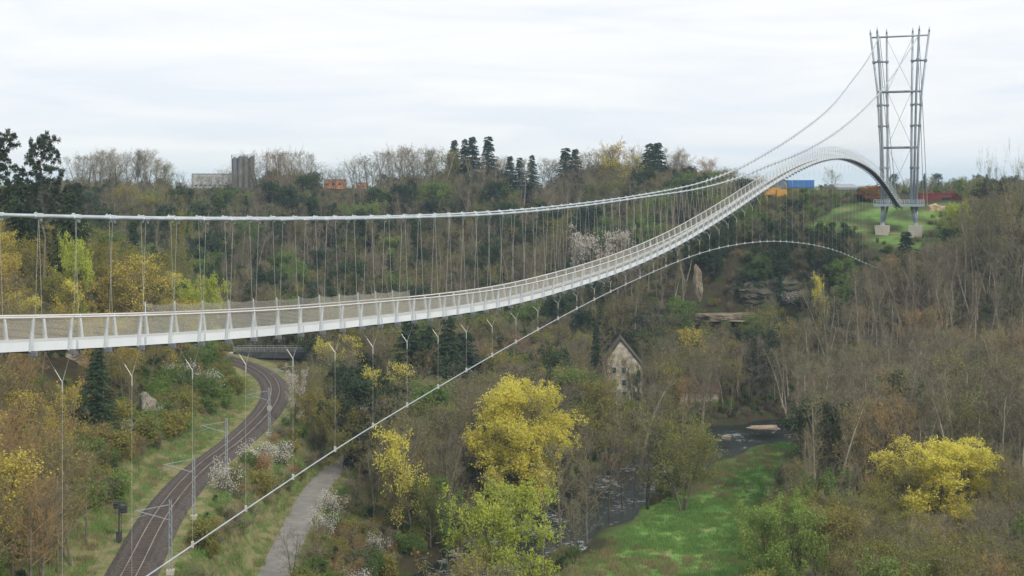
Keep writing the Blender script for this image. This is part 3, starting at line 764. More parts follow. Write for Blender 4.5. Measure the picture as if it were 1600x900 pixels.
x, y, z = at(763, 566, 300); rr_ = thing('red_roofed_house', (x, y, H1(x, y)), 'small house with a red roof glimpsed between dark conifers', 'house', rz=.5)
zz = at(0, 562, 300)[2]-rr_.location[2]
MB().box((0, 3, zz/2), (4.5, 6, zz)).build('wall', cream, rr_)
MB().add([(-2.7, -.4, zz), (2.7, -.4, zz), (2.7, 6.4, zz), (-2.7, 6.4, zz), (0, -.4, zz+3.0), (0, 6.4, zz+3.0)], [(0, 4, 5, 3), (1, 2, 5, 4), (0, 1, 4), (3, 5, 2), (0, 3, 2, 1)]).build('roof', mat('red_tiles', (.22, .06, .05), .8, noise=(1, (.16, .05, .04))), rr_)

# ------------------------------------------------------------------ trees: prototypes
def nrm(v): return v/(np.linalg.norm(v)+1e-9)
class TM:      # fast mesh collector: quads/triangles in numpy
    def __init__(s): s.mb = MB(); s.tv = []; s.tm = []
    def tris(s, A, mi=0): s.tv.append(np.asarray(A, float).reshape(-1, 3, 3)); s.tm.append(np.full(len(s.tv[-1]), mi))
    def mesh(s, name, mats):
        v0 = np.array(s.mb.v, float).reshape(-1, 3); n0 = len(v0)
        T3 = np.concatenate(s.tv) if s.tv else np.zeros((0, 3, 3)); tm = np.concatenate(s.tm) if s.tm else np.zeros(0, int)
        V = np.concatenate([v0, T3.reshape(-1, 3)])
        fl = [len(f) for f in s.mb.f]; li = [i for f in s.mb.f for i in f]
        lt = np.array(fl+[3]*len(T3), int); vi = np.array(li+list(range(n0, n0+3*len(T3))), int)
        ls = np.r_[0, np.cumsum(lt)[:-1]] if len(lt) else np.zeros(0, int)
        me = bpy.data.meshes.new(name); me.vertices.add(len(V)); me.vertices.foreach_set('co', V.ravel())
        me.loops.add(len(vi)); me.loops.foreach_set('vertex_index', vi); me.polygons.add(len(lt))
        me.polygons.foreach_set('loop_start', ls); me.polygons.foreach_set('loop_total', lt)
        me.polygons.foreach_set('material_index', np.r_[np.array(s.mb.m, int), tm].astype(int))
        for m in mats: me.materials.append(m)
        me.update(calc_edges=True); return me
def slivers(rs, p0, p1, w_):
    """thin triangles from p0 (N,3) to p1 with base width w_"""
    d = p1-p0; r = rs.randn(len(d), 3); sd = np.cross(d, r); sd /= (np.linalg.norm(sd, axis=1, keepdims=True)+1e-9)
    return np.stack([p0-sd*w_/2, p0+sd*w_/2, p1], 1)
def leaves(rs, c, sz):
    n = len(c); a = rs.randn(n, 3); a /= np.linalg.norm(a, axis=1, keepdims=True); b_ = np.cross(a, rs.randn(n, 3)); b_ /= np.linalg.norm(b_, axis=1, keepdims=True)
    s = sz*(.6+.8*rs.rand(n, 1)); q = [c-a*s, c-b_*s*.6, c+a*s, c+b_*s*.6]
    return np.concatenate([np.stack([q[0], q[1], q[2]], 1), np.stack([q[0], q[2], q[3]], 1)])
def rot_rand(rs, d, ang):
    r = rs.randn(3); ax = nrm(np.cross(d, r)); return nrm(d*math.cos(ang)+ax*math.sin(ang))
def broad(seed, Ht=15., cr=3.6, first=.32, nl=15, up=.75, lean=.03, tw=.035, leaf=0, lsz=.16, mats=None, clump=0, forks=1, drop=0., tnum=7):
    rs = np.random.RandomState(seed); trunk = TM(); crown = TM()
    tws0 = []; tws1 = []; tips = []
    for fk in range(forks):
        az = rs.rand()*6.28; sp = (0 if forks == 1 else .22)*(1+.4*rs.rand())
        pts_ = []; p = np.array([math.cos(az)*.15*(forks > 1), math.sin(az)*.15*(forks > 1), -.6]); d = nrm(np.array([math.cos(az)*sp+rs.randn()*lean, math.sin(az)*sp+rs.randn()*lean, 1]))
        hh = Ht*(1 if fk == 0 else .75+.25*rs.rand()); n = 8
        for i in range(n+1):
            pts_.append(p.copy()); p = p+d*(hh+.6)/n*.97; d = nrm(d+rs.randn(3)*.07+np.array([0, 0, .03]))
        pts_ = np.array(pts_); r0 = Ht*.0125*(1 if forks == 1 else .8)
        rad = [r0*(1-i/n)**.8+.03 for i in range(n+1)]; rad[0] *= 1.35
        trunk.mb.tube(pts_, rad, 6)
        for k in range(nl if forks == 1 else max(6, nl*2//forks//1)):
            t_ = first+(1-first)*((k+.5*rs.rand())/(nl if forks == 1 else max(6, nl*2//forks)))
            t_ = min(t_, .985); fi = t_*n; i0 = min(int(fi), n-1); b0 = pts_[i0]+(pts_[i0+1]-pts_[i0])*(fi-i0)
            a = k*2.4+rs.rand()*.7; sh = math.sqrt(max(.08, 1-((t_-.62)/.55)**2)) if t_ > .62 else math.sqrt(max(.2, 1-((.62-t_)/.6)**2))
            L = cr*sh*(.75+.5*rs.rand())*(1.25 if t_ < .9 else .6)
            d = nrm(np.array([math.cos(a), math.sin(a), up*(.7+.6*rs.rand())+ (t_-.6)*.9]))
            q = b0.copy(); lp = [q.copy()]; dd = d.copy()
            for j in range(4):
                q = q+dd*L/4; lp.append(q.copy()); dd = nrm(dd+rs.randn(3)*.13+np.array([0, 0, .08-drop*.3]))
            rl = max(.03, rad[i0]*.45); (trunk if k % 3 == 0 and L > cr*.8 else crown).mb.tube(lp, [rl, rl*.8, rl*.6, rl*.4, rl*.2], 3, cap=False)
            lp = np.array(lp)
            for j in range(6):
                tt = .25+.75*(j+rs.rand())/6; fi = min(tt*4, 3.999); i1 = int(fi); c0 = lp[i1]+(lp[i1+1]-lp[i1])*(fi-i1)
                bd = rot_rand(rs, dd, .5+.5*rs.rand()); bd = nrm(bd+np.array([0, 0, .25-drop])); Lb = L*.42*(1.1-.4*tt)*(.7+.6*rs.rand())+.5
                c1 = c0+bd*Lb*.55; bd2 = nrm(bd+rs.randn(3)*.2+np.array([0, 0, .1-drop])); c2 = c1+bd2*Lb*.45
                crown.tris(slivers(rs, np.array([c0, c0, c1]), np.array([c1, c1, c2]), tw*1.8))
                m = tnum; tq = rs.rand(m, 1); base = np.where(tq < .55, c0+(c1-c0)*tq/.55, c1+(c2-c1)*(tq-.55)/.45)
                td = bd+rs.randn(m, 3)*.65+np.array([0, 0, .2-drop*1.2]); td /= np.linalg.norm(td, axis=1, keepdims=True)
                Lt = (.5+.7*rs.rand(m, 1))*Ht/15*(1+drop); e1 = base+td*Lt; tws0.append(base); tws1.append(e1)
                td2 = np.repeat(td, 2, 0)+rs.randn(2*m, 3)*.6+np.array([0, 0, -drop]); td2 /= np.linalg.norm(td2, axis=1, keepdims=True)
                b2 = np.repeat(base+(e1-base)*.6, 2, 0); e2 = b2+td2*np.repeat(Lt, 2, 0)*.7; tws0.append(b2); tws1.append(e2); tips.append(e2)
    t0 = np.concatenate(tws0); t1 = np.concatenate(tws1); crown.tris(slivers(rs, t0, t1, tw))
    tips = np.concatenate(tips)
    if leaf:
        keep = tips
        if clump:   # leave gaps: leaves gather in clumps
            cc = tips[rs.randint(len(tips), size=clump)]; dmin = np.min(np.linalg.norm(tips[:, None]-cc[None], axis=2), axis=1); keep = tips[dmin < np.percentile(dmin, 62)]
        c = np.repeat(keep, leaf, 0); c = c+rs.randn(*c.shape)*.28*Ht/15
        crown.tris(leaves(rs, c, lsz), 1)
    mb_, mt_, ml_ = mats
    return trunk.mesh('trunk', [mb_]), crown.mesh('crown', [mt_, ml_] if leaf else [mt_])
def spruce(seed, Ht=16., br=3.0, mats=None, loose=0.):
    rs = np.random.RandomState(seed); trunk = TM(); crown = TM()
    trunk.mb.tube([(0, 0, -.6), (0, 0, Ht*.5), (0, 0, Ht*.98)], [Ht*.014, Ht*.009, .02], 6)
    nw = 24
    A0 = []; A1 = []; W = []
    for k in range(nw):
        t_ = .10+.88*k/nw; z = Ht*t_; L = br*(1-t_)**.85*(.8+.4*rs.rand())+.25
        for j in range(8):
            if rs.rand() < loose: continue
            a = j*6.28/8+rs.rand()*.7; o = np.array([math.cos(a), math.sin(a), 0]); zz = z+rs.rand()*Ht/nw
            Lb = L*(.75+.45*rs.rand()); p0 = np.array([0, 0, zz]); p1 = p0+o*Lb*.6+np.array([0, 0, -.12*Lb]); p2 = p0+o*Lb+np.array([0, 0, -.22*Lb+.1])
            sd = np.array([-o[1], o[0], 0]); m = 9; tt = (np.arange(m)+.6)/m
            base = np.where(tt[:, None] < .6, p0+(p1-p0)*tt[:, None]/.6, p1+(p2-p1)*(tt[:, None]-.6)/.4)
            for s in (-1, 1):
                e_ = base+sd*s*(.32+.3*rs.rand(m, 1))*(1.15-tt[:, None])*max(1, Lb*.55)+o*.28-np.array([0, 0, 1])*(.18+.3*rs.rand(m, 1))
                A0.append(base); A1.append(e_); W += [.24*(1.1-.6*t_)]*m
            A0.append(p0[None]); A1.append(p2[None]); W.append(.22)
    A0 = np.concatenate(A0); A1 = np.concatenate(A1); W = np.array(W)[:, None]
    crown.tris(slivers(rs, A0, A1, W*Ht/16)); crown.tris(slivers(rs, A1, A0, W*Ht/16*.7))
    return trunk.mesh('trunk', [mats[0]]), crown.mesh('crown', [mats[2]])
def pine(seed, Ht=26., mats=None):
    rs = np.random.RandomState(seed); trunk = TM(); crown = TM()
    pts_ = [(rs.randn()*.12*i, rs.randn()*.12*i, -.6+i*Ht/8) for i in range(9)]; trunk.mb.tube(pts_, [.36*(1-i/9.5)+.05 for i in range(9)], 8)
    cen = []
    for k in range(46):
        t_ = .56+.44*((k+rs.rand())/46); z = Ht*t_; a = k*2.4+rs.rand(); L = (4.4*math.sqrt(max(.05, 1-((t_-.72)/.34)**2)))*(.45+.6*rs.rand())
        i0 = min(int(t_*8), 7); b0 = np.array(pts_[i0])+(np.array(pts_[i0+1])-np.array(pts_[i0]))*(t_*8-i0)
        e_ = b0+np.array([math.cos(a)*L, math.sin(a)*L, .25*L+.3]); mid = (b0+e_)/2-np.array([0, 0, .1*L])
        trunk.mb.tube([b0, mid, e_], [.09, .06, .03], 3, cap=False)
        for q in range(5): cen.append(e_+rs.randn(3)*np.array([.75, .75, .35])*(1 if q else .1)-(e_-b0)*.25*rs.rand())
    cen = np.array(cen); c0 = np.repeat(cen, 62, 0); dv_ = rs.randn(len(c0), 3); dv_[:, 2] = dv_[:, 2]*.6+.35; dv_ /= np.linalg.norm(dv_, axis=1, keepdims=True)
    c1 = c0+dv_*(.35+.35*rs.rand(len(c0), 1)); crown.tris(slivers(rs, c1, c0, .13)); 
    return trunk.mesh('trunk', [mats[0]]), crown.mesh('crown', [mats[2]])
def bush(seed, Ht=3.5, r=2.2, n=170, leaf=6, lsz=.11, mats=None, tw=.03, flowers=None):
    rs = np.random.RandomState(seed); trunk = TM(); crown = TM(); tips = []; A0 = []; A1 = []
    for k in range(9):
        a = rs.rand()*6.28; sp = .15+.55*rs.rand(); q = np.array([math.cos(a)*.2, math.sin(a)*.2, -.3]); d = nrm(np.array([math.cos(a)*sp, math.sin(a)*sp, 1])); L = Ht*(.55+.4*rs.rand()); P3 = [q.copy()]
        for j in range(3): q = q+d*L/3; d = nrm(d+rs.randn(3)*.15); P3.append(q.copy())
        trunk.mb.tube(P3, [.06, .045, .03, .015], 3, cap=False); P3 = np.array(P3)
        m = n//9; tt = .2+.8*rs.rand(m); fi = np.minimum(tt*3, 2.999); i0 = fi.astype(int); b0 = P3[i0]+(P3[i0+1]-P3[i0])*(fi-i0)[:, None]
        dd = d+rs.randn(m, 3)*.75+np.array([0, 0, .1]); dd /= np.linalg.norm(dd, axis=1, keepdims=True); e1 = b0+dd*(.35+.9*rs.rand(m, 1))*r*.5
        A0.append(b0); A1.append(e1)
        b2 = np.repeat(b0+(e1-b0)*.5, 4, 0); d2 = np.repeat(dd, 4, 0)+rs.randn(4*m, 3)*.7; d2 /= np.linalg.norm(d2, axis=1, keepdims=True); e2 = b2+d2*(.25+.5*rs.rand(4*m, 1)); A0.append(b2); A1.append(e2); tips.append(e2)
    crown.tris(slivers(rs, np.concatenate(A0), np.concatenate(A1), tw)); tips = np.concatenate(tips)
    if leaf: c = np.repeat(tips, leaf, 0); c = c+rs.randn(*c.shape)*.16; crown.tris(leaves(rs, c, lsz), 1)
    return trunk.mesh('stem', [mats[0]]), crown.mesh('foliage', [mats[1], mats[2]] if leaf else [mats[1]])
SH = (.62, .62, .62)
bark = mat('bark_grey_brown', (.13, .11, .085), .95, noise=(.8, (.20, .175, .14)))
barkp = mat('bark_pale', (.30, .27, .22), .95, noise=(.8, (.20, .18, .14)))
barkl = mat('bark_light_ash', (.40, .36, .29), .95, noise=(.8, (.27, .24, .19)))
barkd = mat('bark_dark_mossy', (.06, .06, .035), .95, noise=(.8, (.09, .085, .05)))
twb = mat('twigs_brown', (.2, .15, .1), .9, obj_ramp=[(.215, .19, .11), (.19, .16, .105), (.17, .165, .10), (.26, .225, .135), (.15, .14, .085)])
twr = mat('twigs_russet', (.2, .1, .05), .9, obj_ramp=[(.30, .19, .08), (.29, .21, .10), (.26, .20, .09), (.34, .21, .09)])
twp = mat('twigs_mauve', (.2, .1, .05), .9, obj_ramp=[(.18, .145, .11), (.20, .165, .125), (.16, .14, .105)])
lfm = {}
lfm['olive'] = mat('young_leaves_olive', (.2, .2, .05), .8, obj_ramp=[(.22, .22, .05), (.30, .26, .055), (.18, .21, .055), (.26, .22, .06)], trans=.3)
lfm['gold'] = mat('young_leaves_gold', (.4, .3, .05), .8, obj_ramp=[(.54, .49, .08), (.52, .42, .08), (.44, .46, .09)], trans=.3)
lfm['yellow'] = mat('catkins_yellow', (.80, .71, .14), .8, noise=(.5, (.62, .58, .11)), trans=.4)
lfm['lime'] = mat('young_leaves_lime', (.50, .55, .09), .8, noise=(.4, (.38, .44, .08)), trans=.35)
lfm['green'] = mat('fresh_green_leaves', (.1, .2, .03), .8, obj_ramp=[(.12, .20, .045), (.16, .24, .05), (.10, .16, .04), (.20, .26, .07)], trans=.25)
lfm['dark'] = mat('dark_green_leaves', (.04, .07, .02), .8, obj_ramp=[(.045, .075, .028), (.06, .09, .035), (.035, .06, .03), (.075, .10, .035)], trans=.15)
lfm['needle'] = mat('conifer_needles', (.03, .05, .02), .8, obj_ramp=[(.035, .062, .032), (.045, .078, .036), (.050, .075, .032)], trans=.08)
lfm['white'] = mat('white_blossom', (.72, .70, .66), .8, noise=(.9, (.60, .58, .52)), trans=.3)
lfm['blushwhite'] = mat('cream_blossom', (.62, .56, .50), .8, noise=(.9, (.5, .46, .40)), trans=.3)
lfm['rust'] = mat('rust_brown_leaves', (.3, .1, .04), .8, obj_ramp=[(.32, .11, .04), (.40, .18, .06), (.28, .12, .05)], trans=.2)
lfm['pine'] = mat('pine_needles', (.04, .06, .03), .8, noise=(.3, (.06, .075, .04)), trans=.08)
PR = {}
PR['bare'] = [broad(i, 15, 3.0+.3*(i % 3), .38, 15, .9, mats=(bark, twb, None)) for i in range(1, 6)]+[broad(9, 15, 2.4, .45, 15, 1.3, mats=(barkp, twb, None))]
PR['barewide'] = [broad(20+i, 14, 4.6, .25, 14, .55, forks=2, lean=.06, mats=(barkd, twb, None)) for i in range(3)]
PR['tallbare'] = [broad(30+i, 19, 2.1, .38, 14, 2.3, mats=(barkl, twb, None), tnum=4, lean=.05, forks=1+(i == 2)) for i in range(4)]
PR['russet'] = [broad(40+i, 14, 3.3, .32, 15, .9, mats=(bark, twr, None), forks=1+i % 2) for i in range(3)]
PR['mauve'] = [broad(50+i, 14, 3.2, .3, 15, .8, mats=(barkd, twp, None)) for i in range(3)]
PR['budding'] = [broad(60+i, 14, 3.4, .3, 15, .8, leaf=1, lsz=.12, mats=(bark, twb, lfm['olive'])) for i in range(4)]
PR['gold'] = [broad(70+i, 13, 3.5, .25, 16, .8, leaf=2, lsz=.14, clump=40, mats=(bark, twr, lfm['gold'])) for i in range(4)]
PR['olive'] = [broad(80+i, 12, 3.6, .22, 16, .7, leaf=4, lsz=.13, mats=(bark, twb, lfm['olive'])) for i in range(4)]
PR['yellow'] = [broad(90, 15, 4.8, .22, 18, .55, leaf=22, lsz=.125, clump=40, forks=2, mats=(barkd, twb, lfm['yellow']), drop=.25), broad(91, 13, 4.8, .15, 18, .5, leaf=22, lsz=.125, clump=40, forks=2, mats=(barkd, twb, lfm['yellow']), drop=.2)]
PR['yellowthin'] = [broad(95, 15, 3.0, .22, 20, .9, leaf=4, lsz=.14, clump=55, mats=(bark, twb, lfm['yellow'])), broad(96, 12, 3.4, .2, 16, .8, leaf=3, lsz=.13, clump=55, forks=2, mats=(bark, twb, lfm['yellow']))]
PR['lime'] = [broad(100, 12, 5.2, .18, 18, .5, leaf=10, lsz=.15, clump=34, forks=3, mats=(barkd, twb, lfm['lime']), drop=.15), broad(101, 11, 4.2, .2, 16, .6, leaf=9, lsz=.15, clump=34, forks=2, mats=(barkd, twb, lfm['lime']))]
PR['oliveopen'] = [broad(105, 13, 4.8, .22, 16, .8, leaf=4, lsz=.12, forks=3, mats=(bark, twb, lfm['olive']), lean=.05)]*2
PR['leafgreen'] = [broad(110+i, 11, 3.6, .15, 16, .6, leaf=6, lsz=.15, mats=(barkd, twb, lfm['green'])) for i in range(3)]
PR['freshgreen'] = [broad(115+i, 11, 4.0, .12, 18, .55, leaf=9, lsz=.12, forks=2, mats=(barkd, twb, mat('spring_green_leaves', (.20, .30, .06), .8, noise=(.4, (.28, .36, .09)), trans=.3))) for i in range(3)]
PR['darkgreen'] = [broad(120+i, 12, 3.4, .12, 16, .7, leaf=8, lsz=.17, mats=(barkd, twb, lfm['dark'])) for i in range(3)]
PR['spruce'] = [spruce(130+i, 16, 2.7+.3*i, mats=(bark, None, lfm['needle']), loose=.12) for i in range(3)]
PR['pine'] = [pine(140+i, 26, mats=(bark, None, lfm['pine'])) for i in range(3)]
PR['blossom'] = [broad(150+i, 9, 3.0, .18, 15, .8, leaf=4, lsz=.11, clump=45, mats=(barkd, twp, lfm['blushwhite'])) for i in range(2)]
PR['rusttree'] = [broad(160, 9, 3.0, .15, 15, .7, leaf=6, lsz=.15, mats=(bark, twr, lfm['rust']))]
PR['greenbush'] = [bush(170+i, 3.6, 2.6, 220, 6, .11, (barkd, twb, lfm['green'])) for i in range(3)]
PR['olivebush'] = [bush(175+i, 3.4, 2.6, 220, 4, .10, (barkd, twb, lfm['olive'])) for i in range(2)]
PR['brownbush'] = [bush(180+i, 3.2, 2.6, 320, 0, 0, (bark, twb, None), tw=.035) for i in range(3)]
PR['redbush'] = [bush(184+i, 3.2, 2.4, 320, 0, 0, (bark, twr, None), tw=.035) for i in range(2)]
PR['whitebush'] = [bush(190+i, 3.2, 2.4, 220, 2, .075, (barkd, twb, lfm['white'])) for i in range(3)]
BASEH = {}
for k, L in PR.items():
    BASEH[k] = []
    for a, b_ in L:
        co = np.empty(len(b_.vertices)*3); b_.vertices.foreach_get('co', co); co = co.reshape(-1, 3)
        BASEH[k].append((float(np.percentile(co[:, 2], 99.7)), float(np.percentile(np.abs(co[:, :2]), 95))))
KIND = {'bare': ('bare_tree', 'tree'), 'barewide': ('bare_tree', 'tree'), 'tallbare': ('bare_tree', 'tree'), 'russet': ('russet_tree', 'tree'), 'mauve': ('mauve_twigged_tree', 'tree'),
 'budding': ('budding_tree', 'tree'), 'gold': ('golden_leafed_tree', 'tree'), 'olive': ('olive_leafed_tree', 'tree'), 'yellow': ('willow_tree', 'tree'), 'oliveopen': ('willow_tree', 'tree'), 'yellowthin': ('maple_tree', 'tree'), 'lime': ('willow_tree', 'tree'),
 'leafgreen': ('green_tree', 'tree'), 'freshgreen': ('green_tree', 'tree'), 'darkgreen': ('dark_green_tree', 'tree'), 'spruce': ('spruce_tree', 'conifer'), 'pine': ('pine_tree', 'pine'), 'blossom': ('blossoming_tree', 'tree'), 'rusttree': ('rust_leafed_tree', 'tree'),
 'greenbush': ('green_bush', 'bush'), 'olivebush': ('olive_bush', 'bush'), 'brownbush': ('brown_bush', 'bush'), 'redbush': ('russet_bush', 'bush'), 'whitebush': ('blossoming_bush', 'bush')}
WORD = {'bare': 'bare grey tree', 'barewide': 'bare forked tree', 'tallbare': 'slim pale bare tree', 'russet': 'russet twiggy tree', 'mauve': 'mauve twiggy tree', 'budding': 'budding brown tree',
 'gold': 'golden leafed tree', 'olive': 'olive leafed tree', 'leafgreen': 'fresh green tree', 'darkgreen': 'dark green tree', 'spruce': 'dark spruce', 'pine': 'tall pine', 'blossom': 'pale blossoming tree', 'yellowthin': 'thin yellow leafed tree',
 'greenbush': 'fresh green bush', 'olivebush': 'olive bush', 'brownbush': 'leafless brown bush', 'redbush': 'leafless russet bush', 'whitebush': 'white blossoming bush', 'rusttree': 'rust red tree', 'yellow': 'yellow tree', 'lime': 'lime green tree'}
rng = np.random.RandomState(77)
def main_axis(me_):
    co = np.empty(len(me_.vertices)*3); me_.vertices.foreach_get('co', co); co = co.reshape(-1, 3)[:, :2]
    c = np.cov(co.T); w_, v_ = np.linalg.eigh(c); a = math.atan2(v_[1, 1], v_[0, 1]); d_ = (co-co.mean(0))@v_[:, 1]
    return a, float(np.percentile(abs(d_), 95))
def put_tree(kind, x, y, h, wpx=None, label=None, group=None, var=None, z=None):
    i = int(rng.randint(len(PR[kind]))) if var is None else var
    tr_, cr_ = PR[kind][i]; bh, bw = BASEH[kind][i]; s = h/bh
    sx = (wpx/2)/bw if wpx else s*(.92+.22*rng.rand())
    rz_ = rng.rand()*6.28
    if wpx:
        a_, b_ = main_axis(cr_); rz_ = -a_; sx = wpx/2/b_
    if z is None: z = H1(x, y)
    t_ = thing(KIND[kind][0], (x, y, z-.1), label, KIND[kind][1], group, rz=rz_)
    t_.scale = (sx, sx, s)
    bushy = 'bush' in kind
    for nm, me_ in (('stem' if bushy else 'trunk', tr_), ('foliage' if bushy else 'crown', cr_)):
        o = bpy.data.objects.new(nm, me_); COL.objects.link(o); o.parent = t_
    return t_
